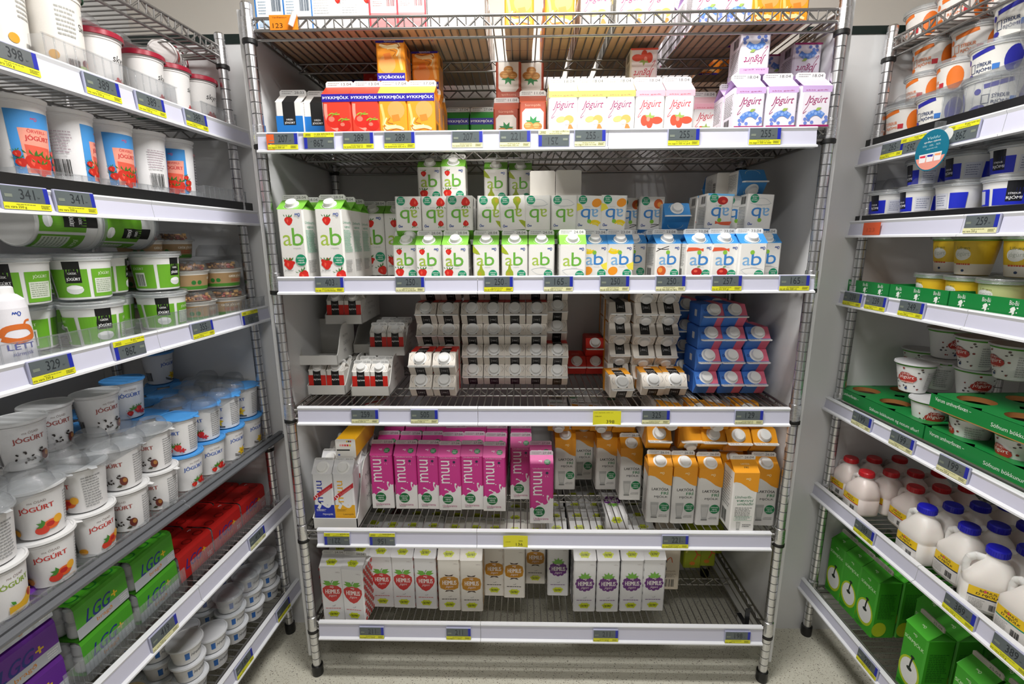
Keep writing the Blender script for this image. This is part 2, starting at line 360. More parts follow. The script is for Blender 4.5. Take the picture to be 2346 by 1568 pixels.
rack(MC, 'chrome wire rack facing straight ahead, filled with milk and yogurt cartons', [
    (SZ['S0'],), (SZ['S1'], 1.562, 1.520, xs(1, 92, 1050), xs(2, 2065, 1000), xs(2, 500, 1040)),
    (SZ['S2'], 1.222, 1.182, xs(3, 125, 1100), xs(4, 2240, 1000), xs(3, 1755, 1100)),
    (SZ['S3'], .877, .833, xs(5, 155, 1100), xs(6, 2200, 1100), xs(5, 1720, 1100)),
    (SZ['S4'], .513, .467, xs(7, 183, 1100), xs(8, 2075, 1050), xs(7, 1612, 1100)),
    (SZ['S5'], .207, .157, xs(9, 195, 800), xs(10, 1935, 800), xs(9, 1645, 800))])
rack(ML, 'chrome wire rack along the left wall holding tubs and cups', [(SZ['L0'],)] + [(SZ[k], zt, zb, -.66, .725, j) for k, zt, zb, j in
     (('L1', 1.616, 1.572, .38), ('L2', 1.396, 1.358, .34), ('L3', 1.121, 1.080, .3), ('L4', .716, .702, .3), ('L5', .489, .443, .3), ('L6', .175, .130, .3))])
rack(MR, 'chrome wire rack along the right wall holding tubs and jugs', [(SZ['R0'],)] + [(SZ[k], zt, zb, -.735, .66, j) for k, zt, zb, j in
     (('R1', 1.552, 1.506, -.3), ('R2', 1.357, 1.315, -.35), ('R3', 1.160, 1.121, -.3), ('R4', .834, .798, -.3), ('R5', .548, .506, -.3), ('R6', .199, .162, -.3))])
# ---------------- gable top cartons ----------------
W = .068; H5, H1 = .088, .177; RISE, FIN = .024, .013
def carton_meshes(w, h, rise, fin, body, roof, front=None, slope=None, right=None, left=None, back=None, backslope=None, seal='ECECEA', date='28.04', cap=True, bottom='E2DED6', capc='F1F1EF', capr=.0135, sidelines=True, basep=None):
    b = w/2; mb = MB(); c = .0035
    o8 = [(-b+c, -b), (b-c, -b), (b, -b+c), (b, b-c), (b-c, b), (-b+c, b), (-b, b-c), (-b, -b+c)]
    mb.add([(x, y, 0) for x, y in o8], [tuple(range(7, -1, -1))], bottom)
    mb.add([(x, y, z) for z in (0, h) for x, y in o8], [(i, (i+1) % 8, 8+(i+1) % 8, 8+i) for i in range(8)], body)
    zr = h+rise; q = .0016
    for s in (-1, 1):
        vs = [(-b+.0015, s*b, h), (b-.0015, s*b, h), (b, s*q, zr), (-b, s*q, zr)]
        mb.add(vs, [(0, 1, 2, 3) if s < 0 else (3, 2, 1, 0)], roof)
    for s in (-1, 1):
        P = [(s*b, -b, h), (s*b, b, h), (s*b, q, zr), (s*b, -q, zr), (s*(b-w*.30), 0, h+rise*.82)]
        mb.add(P, [(0, 1, 4), (1, 2, 4), (3, 0, 4), (2, 3, 4)] if s > 0 else [(1, 0, 4), (2, 1, 4), (0, 3, 4), (3, 2, 4)], roof)
    mb.add([(-b+c, -b, h), (-b, -b+c, h), (-b, b-c, h), (-b+c, b, h), (b-c, b, h), (b, b-c, h), (b, -b+c, h), (b-c, -b, h)], [(7, 6, 5, 4, 3, 2, 1, 0)], roof)
    def fr(x, y, o): return (x-b, -b-o, y)
    def bk(x, y, o): return (b-x, b+o, y)
    def rt(x, y, o): return (b+o, x-b, y)
    def lf(x, y, o): return (-b-o, b-x, y)
    L = math.hypot(b-q, rise); ny, nz = -rise/L, (b-q)/L
    def sl(x, y, o): return (x-b, -b+(b-q)*y/L+ny*o, h+rise*y/L+nz*o)
    def sb(x, y, o): return (b-x, b-(b-q)*y/L-ny*o, h+rise*y/L+nz*o)
    def use(f, fn):
        if f: A = Art(w); f(A, h/w); mb.art(A, fn)
    use(front, fr); use(slope, sl); use(back or front, bk); use(backslope or slope, sb)
    sd = lambda A, H: (A.lines(.14, H*.35, .86, H*.9, 12, '9A9A98', 4), A.bar(.2, H*.06, .6, H*.28, '333333'))
    use(right or (sd if sidelines else None), rt); use(left or right or (sd if sidelines else None), lf)
    use(basep, lambda x, y, o: (x-b, b-y, -o))
    body_m = mb.mesh('carton_body')
    mb = MB(); e = .004
    out = [(-b, 0), (b, 0), (b, fin-e), (b-e, fin), (-b+e, fin), (-b, fin-e)]
    vs = [(x, y, zr+z) for y in (-q, q) for x, z in out]; n = 6
    mb.add(vs, [tuple(range(n)), tuple(range(2*n-1, n-1, -1))] + [(i, n+i, n+(i+1) % n, (i+1) % n) for i in range(n)], seal)
    A = Art(w); A.t(date, .56, fin/w*.25, .92, fin/w*.75, '555555'); A.lines(.08, fin/w*.2, .5, fin/w*.85, 2, 'A8A8A8')
    mb.art(A, lambda x, y, o: (x-b, -q-o, zr+y)); seal_m = mb.mesh('top_seal')
    cap_m = None
    if cap:
        mb = MB(); p = sl(w/2, L*.47, 0); M = T(*p) @ Matrix.Rotation(math.atan2(rise, b-q), 4, 'X'); r = capr
        mb.lathe([(r*1.3, 0, capc), (r*1.3, .0015, capc), (r*1.04, .002, capc), (r, .003, capc), (r*.97, .0095, capc), (r*.9, .011, capc), (0, .0113, None)], 22, M)
        cap_m = mb.mesh('screw_cap')
    return body_m, seal_m, cap_m
KIND = {}
def kind(name, obj, cat, w, h, *a, **k):
    rise, fin = k.pop('rise', RISE), k.pop('fin', FIN); KIND[name] = (obj, cat, w, h, rise, fin, a, k, [None])
def put(kn, x, y, z, label, group=None, mode='up', rz=0, M0=None, tilt=0, jit=1):
    """x centre, y front face, z bottom, in rack space (M0) or world"""
    obj, cat, w, h, rise, fin, a, k, c = KIND[kn]
    if c[0] is None: c[0] = carton_meshes(w, h, rise, fin, *a, **k)
    bm, sm, cm = c[0]; tot = h+rise+fin; rz += random.uniform(-.02, .02)*jit; x += random.uniform(-.0008, .0008)*jit
    if mode == 'up': M = T(x, y+w/2, z) @ Rz(rz) @ Rx(tilt)
    elif mode == 'inv': M = T(x, y+w/2, z) @ Rz(rz) @ Ry(PI+tilt)            # z = height of the upturned base
    elif mode == 'flat': M = T(x, y+tot, z+w/2) @ Rz(rz) @ Rx(PI/2) @ Rz(PI)  # lying, printed front up, y = tip
    elif mode == 'flatdown': M = T(x, y+tot, z+w/2) @ Rz(rz) @ Rx(PI/2)
    elif mode == 'base': M = T(x, y, z+w/2) @ Rz(rz) @ Rx(-PI/2)            # lying, base towards the viewer
    if M0 is not None: M = M0 @ M
    bx = box_of(M, -w/2, w/2, -w/2, w/2, 0, h+(0 if mode == 'inv' else rise*.3))
    rear = any(q in (label or '') for q in (' second in', ' third in', ' fourth in', ' fifth in', ' sixth in', 'second row', 'third row', 'fourth row', 'fifth row', 'hidden behind', 'rear of', ', behind')) or (label or '').endswith('layer back') or (group or '').startswith('cartons on the top')
    if rear and clash(bx, .0065): return None
    if not rear and clash(bx, .012): print('CLASH', label)
    BOXES.append(bx)
    r_ = root(obj, M, label, cat, group)
    link('carton_body', bm, r_); link('top_seal', sm, r_)
    if cm: link('screw_cap', cm, r_, None if k.get('capc') is None else None)
    return r_
# --- artwork per product
G1, G2, DG, BL = 'A9C64A', '6DB33F', '7CC242', '3C86CE'
def ab(A, H, fruit, blue=False, tall=False):
    a, b_ = ('7DB4E4', BL) if blue else (G1, G2)
    if tall:
        A.t('a', .15, 1.30, .48, 1.69, a); A.t('b', .51, 1.30, .94, 1.94, b_); A.t('mjólk', .52, 1.16, .82, 1.24, 'BBBBBB')
        A.straw(.43, 2.2, .17); A.berry(.3, .68, .2, 'CF2A1E', 5); A.straw(.3, .62, .2); A.straw(.84, .22, .21, .5); A.badge(.78, .78, .21)
        A.ms(.8, 2.4, .1); A.t('Jarðarber', .1, .33, .45, .45, '8A8A8A', .3); return
    if fruit == 'straw': A.straw(.26, 1.04, .12); A.straw(.25, .24, .18)
    if fruit == 'pear': A.pear(.30, .22, .19); A.poly([(0, 1.28), (0, 1.0), (.15, .93), (.28, .92), (.2, 1.05)], 'A5B52E')
    if fruit == 'plain': A.stroke([(.1, .32), (.25, .38), (.5, .4), (.75, .38), (.9, .34)], .014, '9AA3A8'); A.stroke([(.14, .3), (.3, .18), (.5, .15), (.7, .2)], .012, 'B5BCC0')
    if fruit == 'banana': A.stroke([(.05, 1.05), (.15, .98), (.3, .97), (.45, 1.04)], .11, 'F2D21E'); A.stroke([(.1, 1.13), (.2, 1.07), (.34, 1.06)], .07, 'F6DE45'); A.ell(.22, .27, .19, .16, 'F59A22', 16, .4); A.poly([(.72, .5), (1, .62), (1, .3), (.82, .34)], 'F2E24A')
    if fruit == 'vanilla': A.ell(.25, .27, .18, .19, 'D9622A'); A.ell(.2, .3, .09, .1, 'F2A34A'); A.stroke([(.0, 1.0), (.2, 1.1), (.5, 1.2)], .025, '26201C'); A.stroke([(.05, 1.12), (.3, 1.08), (.5, 1.1)], .025, '26201C')
    if fruit == 'carrot': A.ell(.42, .25, .2, .15, 'B9201C'); A.ell(.38, .28, .07, .05, 'E8604A'); A.leaf(.42, .42, .15, .3); [A.stroke([(-.0+i*.02, 1.03+i*.05), (.4, 1.06+i*.03), (.62, 1.1-i*.04)], .045, 'E8603A') for i in range(3)]; A.rect(0, 0, 1, .07, '6FB6E8')
    A.t('a', .14, .5, .42, .80, a); A.t('b', .45, .5, .82, 1.0, b_)
    if blue: A.ell(.47, .97, .08, .08, '8DC63F')
    A.t('mjólk', .45, .40, .68, .46, 'C4C4C4'); A.badge(.76, .17, .165); A.ms(.82, 1.12, .085)
ring = lambda A, H: A.stroke([(.5+.3*math.cos(t), .22+.2*math.sin(t)) for t in [PI*i/6-PI for i in range(7)]], .012, 'D8E8C8')
gt = lambda A, H: (A.t('Umhverfis', .1, H*.8, .8, H*.84, '2F9A78', .2), A.t('vænni', .2, H*.74, .7, H*.78, '2F9A78', .2), A.lines(.1, H*.4, .8, H*.72, 18, '6DBF9E', 2), A.lines(.1, H*.12, .7, H*.3, 8, 'A0A0A0', 3))
WH = 'EDEBE6'
kind('ab1', 'yogurt_carton', 'carton', W, H1, WH, DG, lambda A, H: ab(A, H, 0, False, True), ring, right=gt, date='28.04')
for n, fr, bl in (('abs', 'straw', 0), ('abp', 'pear', 0), ('abg', 'plain', 0), ('abb', 'banana', 1), ('abv', 'vanilla', 1), ('abc', 'carrot', 1), ('abl', 'plain', 1)):
    kind(n, 'yogurt_carton', 'carton', W, H5, WH, '3C8FD4' if bl else DG, (lambda fr, bl: lambda A, H: ab(A, H, fr, bl))(fr, bl), ring, date='23.04' if bl else '24.04' if n == 'abg' else '28.04')
def thyk(A, H, k):
    band = '2A1C9C'
    if k == 'red':
        A.stroke([(.12, .98), (.12, .6), (.25, .28), (.5, .12)], .11, 'F39A88'); A.ell(.38, .42, .27, .24, 'D42A1C', 20); A.ell(.74, .27, .24, .19, 'CC2418', 20); A.ell(.30, .48, .11, .09, 'EF7A68'); A.ell(.68, .3, .08, .06, 'EF7A68')
        for cx, cy in ((.40, .62), (.74, .44)): A.stroke([(cx-.2, cy-.02), (cx-.08, cy+.05), (cx+.05, cy+.01), (cx+.2, cy+.02)], .035, '9CBF3A'); A.stroke([(cx-.1, cy-.05), (cx, cy+.02), (cx+.12, cy+.07)], .03, '7FA52E')
    elif k == 'cara':
        A.stroke([(.1, .95), (.18, .5), (.15, .25)], .09, 'FBC574'); A.ell(.62, .75, .3, .3, 'F2A35A'); A.poly([(.45, .58), (.7, .62), (.75, .42), (.5, .38)], 'F3852E')
        A.stroke([(.15, .12), (.4, .2), (.7, .18), (.85, .1)], .12, 'FBE3A8'); A.stroke([(.2, .3), (.18, .15), (.35, .08), (.6, .14), (.9, .06)], .03, 'B5651E'); A.stroke([(.28, .5), (.2, .3), (.4, .22), (.6, .26)], .05, 'FBE3A8'); A.stroke([(.4, .5), (.3, .36), (.5, .3)], .02, 'B5651E')
    else: A.poly([(.3, 0), (.3, .5), (.5, .85), (1, .85), (1, 0)], '8FC63C'); A.stroke([(.3, 0), (.32, .5), (.55, .85)], .05, 'DCE86A')
    A.rect(0, 1.04, 1, H, band); A.t('ÞYKKMJÓLK', .04, 1.1, .96, 1.24, 'FFFFFF'); A.rect(0, 0, 1, .07, band); A.t({'red': 'jarðarber', 'cara': 'karamella', 'green': 'perur og epli'}[k], .3, -.0, .7, .065, 'D8D8F0')
kind('thr', 'yogurt_carton', 'carton', W, H5, 'E5402C', 'E5402C', lambda A, H: thyk(A, H, 'red'), cap=False, date='13.04')
kind('thc', 'yogurt_carton', 'carton', W, H5, 'F59C26', 'F8A93C', lambda A, H: thyk(A, H, 'cara'), cap=False, date='17.04')
kind('thg', 'yogurt_carton', 'carton', W, H5, '2F9638', '2F9638', lambda A, H: thyk(A, H, 'green'), cap=False, date='27.04')
def hrein(A, H): A.rect(0, 0, 1, .82, '2079CC'); A.rect(.27, .5, .73, H, '1C1C1C'); A.t('HREIN', .38, .66, .62, .72, 'EEEEEE'); A.t('JÓGÚRT', .31, .53, .69, .63, 'FFFFFF'); A.ell(.2, .0, .2, .16, 'F2F2F2'); A.ell(.68, .15, .16, .09, 'F4F4F4', 14, .6); A.stroke([(.3, .05), (.6, .12)], .06, 'F4F4F4')
kind('hr', 'yogurt_carton', 'carton', W, H5, 'EEECE8', 'EEECE8', hrein, lambda A, H: A.rect(.27, 0, .73, .55, '1C1C1C'), cap=False, date='28.03')
def walnut(A, H):
    A.poly([(.1, 0), (.9, 0), (.9, .95), (.78, 1.08), (.22, 1.08), (.1, .95)], 'F3EEE6'); A.t('Súrmjólk', .2, 1.14, .8, 1.24, 'E8B49A')
    [A.leaf(.5, .55, .3, a, '2F8A4A') for a in (.3, 1.1, 1.9, 2.7)]
    for cx, cy in ((.34, .48), (.66, .46), (.5, .28)): A.ell(cx, cy, .19, .14, 'C98A44'); A.ell(cx-.03, cy+.02, .12, .08, 'E0AE6A'); A.stroke([(cx-.17, cy), (cx+.17, cy)], .012, '8A5A24')
kind('wn', 'yogurt_carton', 'carton', W, H5, 'B9553C', 'B9553C', walnut, cap=False, date='11.04', sidelines=False)
def jog(A, H, k):
    c = {'y': '9A1660', 'p': 'D03048', 'v': 'A01060'}[k]; tp = {'y': 'F5DF6A', 'p': 'F3B4C2', 'v': 'D2B2E4'}[k]
    A.rect(0, H-.2, 1, H, tp); A.t('ekta gæði', .12, H-.17, .85, H-.12, c); A.t('Jógúrt', .18, .68, .86, .98, c, .35); A.stroke([(.3, .95), (.25, .7), (.12, .5), (.1, .42), (.2, .5)], .016, c)
    if k == 'y': A.ell(.42, .38, .17, .1, 'EFC27A', 14, .2); A.ell(.7, .38, .17, .14, 'F0B060'); A.ell(.62, .28, .1, .08, 'FBE9C8'); A.poly([(.66, .05), (.86, .08), (.78, .22), (.7, .22)], 'D98A4A')
    if k == 'p': [A.ell(*q, 'E2553C') for q in ((.32, .32, .13, .18), (.5, .26, .12, .2), (.75, .32, .2, .12))]; [A.leaf(.5, .4, .2, a, '9DB860') for a in (.4, 1.5, 2.6)]; A.ell(.45, .36, .06, .08, 'F39A86')
    if k == 'v':
        for q in ((.2, .12), (.3, .22), (.18, .24), (.42, .14), (.88, .3), (.82, .14), (.9, .2)): A.ell(q[0], q[1], .06, .055, '6F86D0')
        A.stroke([(.24, .28), (.4, .42), (.6, .44), (.78, .34)], .18, '5C8AD8'); [A.ell(.3+.11*i, .42+.05*(i % 2), .05, .05, '8FB0EA') for i in range(5)]; A.leaf(.5, .52, .22, .4, '9DB860')
    A.rect(0, 0, 1, .06, {'y': 'F2E2C0', 'p': 'E8604A', 'v': '9A1660'}[k])
for k_, bt in (('y', 'E8D9B0'), ('p', 'E5503C'), ('v', '9A1660')):
    kind('j'+k_, 'yogurt_carton', 'carton', W, H5, 'F3F0EE' if k_ != 'v' else 'ECE6F0', {'y': 'F8E89A', 'p': 'F6C4CE', 'v': 'D9BEE8'}[k_], (lambda k_: lambda A, H: jog(A, H, k_))(k_), cap=False, date='18.04')
def rj(A, H, c):
    k = H > 1.29; A.rect(0, 0, 1, H*(.82 if H > 1.29 else .66), c); A.rect(.28, H*(.30 if k else .55), .72, H, '161616'); A.t('RJÓMI', .3, H*.57, .7, H*.67, 'FFFFFF'); A.ell(.5, H*.16, .19, .1, 'F2EFEA'); A.stroke([(.55, H*.2), (.72, H*.3)], .03, 'F2EFEA'); A.t('|·ms·|', .36, H*.78, .64, H*.88, 'DDDDDD')
rs = lambda A, H: (A.rect(.28, 0, .72, .56, '161616'), A.stroke([(.14, .4), (.06, .24), (.14, .08)], .012, '777777'), A.stroke([(.86, .4), (.94, .24), (.86, .08)], .012, '777777'))
rb = lambda A, H: (A.rect(.28, 0, .72, .56, '161616'), A.t('|·ms·|', .36, .16, .64, .36, 'CFCFCF'))
for n, c in (('rr', 'D8281C'), ('ro', 'E79A1E')):
    kind(n, 'cream_carton', 'carton', .0650, H5, 'E9E1D6', 'E9E1D6', (lambda c: lambda A, H: rj(A, H, c))(c), rs, backslope=rb, back=lambda A, H: A.rect(.28, 0, .72, H, '161616'), capr=.0155, date='22.04', right=(lambda c: lambda A, H: (A.rect(0, 0, 1, H*.3, c), A.lines(.15, H*.4, .85, H*.85, 8, 'B0A8A0')))(c))
kind('rs', 'cream_carton', 'carton', .052, .068, 'EFEBE4', 'EFEBE4', lambda A, H: rj(A, H, 'D8281C'), rs, rise=.019, fin=.011, capr=.0125, date='22.04', sidelines=False)
kind('rd', 'cream_carton', 'carton', .062, H5, 'D8281C', 'DA3022', lambda A, H: (A.rect(.3, .1, .7, .5, 'B81C14'), A.t('RJÓMI', .3, .8, .7, .95, 'F2D8D0')), cap=True, capr=.0145, sidelines=False, date='20.04')
bp = lambda A, H: (A.rect(0, 0, .38, H, 'E8708A'), A.lines(.45, .1, .9, .3, 3, '1E3E8A'))
bps = lambda A, H: (A.rect(0, 0, .38, .58, 'E8708A'), A.ms(.82, .3, .1, '16307C'))
kind('bp', 'cream_carton', 'carton', .066, H5, '3A70CC', '4580D8', bp, bps, back=lambda A, H: A.rect(.62, 0, 1, H, 'E8708A'), backslope=lambda A, H: A.rect(.62, 0, 1, .58, 'E8708A'), right=lambda A, H: A.rect(.3, H*.5, .6, H*.7, 'D8DCE8'), capr=.0155, date='21.04')
MG = 'D23A90'
def splash(A, lvl, c, H):
    A.poly([(0, 0), (1, 0), (1, lvl+.34), (.93, lvl+.30), (.86, lvl+.36), (.80, lvl+.16), (.70, lvl+.04), (.60, lvl+.02), (.52, lvl+.12), (.44, lvl+.02), (.3, lvl-.04), (.2, lvl-.2), (.1, lvl-.1), (0, lvl-.16)], c)
    A.stroke([(.80, lvl+.12), (.74, lvl+.32), (.76, lvl+.4)], .05, c); A.ell(.76, lvl+.42, .05, .055, c); A.stroke([(.5, lvl+.05), (.38, lvl+.14), (.32, lvl+.16)], .04, c); A.ell(.3, lvl+.17, .055, .04, c); A.ell(.57, lvl+.45, .025, .025, c)
def muu(A, H):
    splash(A, .86, 'EDEAE8', H); A.t('muu', .13, 1.33, .52, 2.42, 'F4F0F0', 0, 90); A.ell(.72, 2.36, .06, .06, '2A3050'); A.t('1 L', .65, 2.18, .79, 2.24, 'F0C0DA'); A.badge(.4, .55, .24, '17713A')
    A.t('Undanrenna', .16, .16, .8, .27, 'B0407A'); A.lines(.16, .10, .45, .14, 1, '555555'); A.t('Undanrenna', .12, H-.07, .84, H+.0, 'F4D0E4')
kind('mp', 'milk_carton', 'carton', W, H1, MG, MG, muu, lambda A, H: (A.ell(.74, .26, .14, .13, '17713A'), A.lines(.64, .18, .84, .34, 3, 'BFE0C8'), A.ms(.45, .3, .07, 'F4E0EE')), right=lambda A, H: (splash(A, .86, 'EDEAE8', H), A.lines(.15, .1, .85, .7, 8, '9A9A98')), cap=False, seal='D9CFD6', date='27.04')
def glass(A, x, y, s):
    A.poly([(x-.14*s, y+.6*s), (x+.14*s, y+.6*s), (x+.12*s, y+.32*s), (x+.09*s, y+.1*s), (x+.11*s, y), (x-.11*s, y), (x-.09*s, y+.1*s), (x-.12*s, y+.32*s)], 'B5B5B2'); A.poly([(x-.11*s, y+.5*s), (x+.11*s, y+.5*s), (x+.07*s, y+.12*s), (x-.07*s, y+.12*s)], 'C9C8C4'); A.stroke([(x-.1*s, y+.03*s), (x+.1*s, y+.03*s)], .03*s, '6A6A68')
def wave(A, H): A.poly([(0, H), (0, H-.42), (.1, H-.40), (.28, H-.44), (.5, H-.58), (.7, H-.74), (.88, H-.82), (1, H-.84), (1, H)], 'F0A020'); A.ms(.58, H-.28, .09, 'FBE3B0')
def lak(A, H):
    wave(A, H); A.t('LAKTÓSA', .18, H-1.08, .88, H-.93, '2A2A2A'); A.t('FRÍ', .58, H-1.26, .88, H-1.10, '1E7F4A'); A.t('MJÓLK', .30, H-1.44, .86, H-1.30, '6A6A6A'); glass(A, .33, .22, 1.25); A.badge(.74, .76, .21, '17804A'); A.t('Laktósafrí', .55, .36, .88, .41, '888888'); A.t('léttmjólk', .52, .28, .88, .34, '666666')
def lakb(A, H):
    wave(A, H); [A.t(tx, .12+.06*i, H-1.12-.15*i, .8+.04*i, H-1.0-.15*i, '2A7A55', .3) for i, tx in enumerate(('Umhverfis-', 'vænni', 'umbúðir'))]
    A.lines(.15, H-1.95, .85, H-1.5, 7, '8A8A88'); A.stroke([(.15, .5), (.15, .68), (.85, .68), (.85, .5), (.15, .5)], .012, '8AB89A'); A.lines(.2, .53, .8, .66, 2, '8AA89A'); glass(A, .33, .08, .6); A.lines(.5, .2, .85, .35, 2, '666666')
OR = 'F2A21C'
kind('lk', 'milk_carton', 'carton', W, H1, 'E4E2DE', OR, lak, back=lakb, capr=.015, date='26.04', right=lambda A, H: (wave(A, H), A.lines(.15, .2, .85, H-1.1, 14, 'A0A09E')), left=lambda A, H: (A.rect(0, H-.42, 1, H, 'F0A020'), A.lines(.15, .2, .85, H-1.1, 14, 'A0A09E')))
kind('lb', 'milk_carton', 'carton', W, H1, 'E8E6E2', OR, lakb, lambda A, H: (A.t('LAKTÓSA', .35, .36, .7, .44, 'FBE3B0'), A.t('FRÍ', .45, .2, .62, .3, '3A3A2A')), cap=False, date='26.04')
def odyrt(A, x, y, s=1): A.ell(x, y, .22*s, .13*s, 'D2DC28', 16); [A.ell(x+.2*s*math.cos(a), y+.11*s*math.sin(a), .06*s, .05*s, 'D2DC28', 8) for a in (0.3, 1, 2.1, 2.9, 4, 5.3)]; A.t('ÓDÝRT', x-.17*s, y-.065*s, x+.17*s, y+.07*s, '30340A')
def heim(A, H, k):
    cy = 1.42
    if k == 's':
        A.poly([(.5+.42*a, cy+.42*b_) for a, b_ in ((-.98, .45), (-1, .0), (-.8, -.5), (-.4, -1.0), (0, -1.2), (.4, -1.0), (.8, -.5), (1, 0), (.98, .45), (.6, .75), (0, .82), (-.6, .75))], 'C93432')
        [A.leaf(.5, cy+.38, .4, a, '6FAE3E') for a in (.15, .5, 2.64, 3.0)]; A.stroke([(.48, cy+.36), (.5, cy+.5), (.56, cy+.6)], .03, '5A9A3A')
    if k == 'c':
        A.poly([(.5+.44*a, cy+.42*b_) for a, b_ in ((-.9, .6), (-1, 0), (-.9, -.6), (-.5, -.8), (.5, -.8), (.9, -.6), (1, 0), (.9, .6), (.5, .8), (-.5, .8))], 'BF8418')
        A.poly([(.3, cy+.45), (.36, cy+.36), (.64, cy+.36), (.7, cy+.45), (.5, cy+.40)], '4A3222'); A.poly([(.3, cy-.45), (.36, cy-.36), (.64, cy-.36), (.7, cy-.45), (.5, cy-.40)], '4A3222')
    if k == 'v':
        A.ell(.5, cy, .34, .33, '6A2F7C'); [A.ell(.5+.33*math.cos(a*PI/6), cy+.02+.30*math.sin(a*PI/6), .1, .1, '6A2F7C', 10) for a in range(12)]
        [A.leaf(.5, cy+.3, .32, a, '74B043') for a in (.35, .9, 1.57, 2.2, 2.8)]
    A.ms(.5, cy+.24, .08, 'F2E4E4'); A.t('HEIMILIS', .2, cy-.08, .82, cy+.14, 'F8F2EE'); A.t('Jógúrt', .34, cy-.26, .68, cy-.12, 'F2E4E4', .3)
    A.lines(.15, .56, .85, .64, 1, {'s': 'D07A7A', 'c': '4A4038', 'v': '8A6A94'}[k]); A.stroke([(.45, .72), (.56, .72), (.58, .78)], .014, '888888'); odyrt(A, .5, .32); A.t('1000 g', .72, H-.22, .9, H-.17, '9A8A8A')
hs = lambda A, H: (odyrt(A, .5, .26),)
dots = lambda c: (lambda A, H: [A.ell(.12+.25*i+(.12 if j % 2 else 0), .1+j*.2, .09, .1, c, 10) for j in range(int(H/.2)) for i in range(4) if .12+.25*i+(.12 if j % 2 else 0) < .95])
for k_, c in (('s', 'C93432'), ('c', 'C99A5A'), ('v', '4A4A52')):
    kind('h'+k_, 'yogurt_carton', 'carton', W, H1, 'E3E2E2' if k_ != 'c' else 'E6E1D8', 'E3E2E2' if k_ != 'c' else 'E6E1D8', (lambda k_: lambda A, H: heim(A, H, k_))(k_), hs, right=dots(c), cap=False, seal='DAD9D7', date='24.04')
def dmuu(A, H, c):
    A.rect(0, 0, 1, 1.2, c)
    A.stroke([(.2, 1.0), (.3, 1.2), (.25, 1.4), (.45, 1.25), (.7, 1.1), (.85, 1.35)], .14, 'E9E9EA'); A.t('muu', .2, 1.35, .48, 2.5, c, 0, 90); A.poly([(0, 1.42), (0, 1.66), (1, 2.4), (1, 2.15)], 'C4202A'); A.t('D', .06, 1.56, .24, 1.76, 'FFFFFF', 0, 38); A.t('D-vítamínbætt', .25, 1.88, .95, 2.02, 'E88A90', 0, 37)
    A.t('Nýmjólk' if c[0] == '2' else 'Léttmjólk', .4, .62, .92, .74, 'FFFFFF' if c[0] == '2' else '7A5A10'); A.lines(.1, .85, .6, .98, 3, 'FFFFFF' if c[0] == '2' else 'B08A20')
kind('db', 'milk_carton', 'carton', .058, .166, 'E6E6E8', 'E6E6E8', lambda A, H: dmuu(A, H, '2434A8'), rise=.03, fin=.006, capr=.0145, sidelines=False, date='30.05')
kind('dy', 'milk_carton', 'carton', .058, .166, 'E6E6E8', 'E6E6E8', lambda A, H: dmuu(A, H, 'EDB01E'), rise=.03, fin=.006, capr=.0145, sidelines=False, date='30.05', bottom='ECECEA')
kind('dl', 'milk_carton', 'carton', .058, .160, 'EDB01E', 'EDB01E', None, rise=.03, fin=.006, capr=.0145, sidelines=False, date='30.05', bottom='E9E6E0', basep=lambda A, H: (A.rect(.05, .38, .7, .45, '222222'), A.rect(.1, .12, .2, .2, '3A5AA8'), [A.rect(.2+.12*i, .62, .29+.12*i, .72, c) for i, c in enumerate(('E8A0A0', 'E87A7A', 'D84040', 'C83030', 'E8C040'))], [A.rect(.55+.09*i, .84, .62+.09*i, .92, c) for i, c in enumerate(('E0C020', '303030', 'C02828'))]))
kind('mp2', 'juice_carton', 'carton', .060, .150, '9CA81E', '9CA81E', lambda A, H: (A.stroke([(.6, .5), (.75, .9), (.55, 1.3), (.8, 1.6)], .06, 'D8482A'), A.stroke([(.75, .9), (.95, .8)], .06, 'D8482A'), A.stroke([(.6, 1.2), (.9, 1.3)], .06, 'D8482A'), A.berry(.5, .3, .15, 'E0802A'), A.stroke([(.1, 1.0), (.3, 1.5), (.2, 2.1)], .1, 'D8D060')), cap=False, sidelines=False)
kind('be', 'juice_carton', 'carton', .062, .165, 'E2D5C2', 'E2D5C2', lambda A, H: (A.bar(.15, .15, .75, .6), A.t('súrmjólk', .2, 1.0, .8, 1.15, '9A7A5A'), A.stroke([(.3, 1.7), (.5, 1.9), (.6, 1.6)], .05, 'D86A3A'), A.lines(.15, .7, .85, .95, 3, '9A8A7A')), cap=False, sidelines=False)
def topart(A, H, k):
    if k == 'blue': A.stroke([(.02, .02), (.02, H-.02), (.98, H-.02), (.98, .02), (.02, .02)], .05, '2A7AC8'); A.lines(.12, .5, .42, 1.1, 7, 'A8B8C4'); A.bar(.58, .6, .9, 1.1, '445566'); A.rect(.12, .12, .45, .4, 'C4D8EC')
    if k == 'white': A.lines(.1, .5, .7, 1.1, 8, 'C9C9C9'); A.straw(.94, .9, .1)
    if k == 'red': A.rect(0, H-.16, 1, H, 'D8404A'); A.rect(0, 0, .06, H, 'D8404A'); A.rect(.94, 0, 1, H, 'D8404A'); A.rect(.06, 0, .94, .5, 'E88A8A'); A.lines(.14, .7, .5, 1.05, 6, 'D8A8A8'); A.bar(.6, .7, .88, 1.05, '8A3A44')
    if k == 'ring': A.ell(.35, .45, .09, .09, '8A8A8A'); A.ell(.35, .45, .075, .075, 'EDEDEB'); A.lines(.2, .8, .8, 1.1, 3, 'D0D0D0')
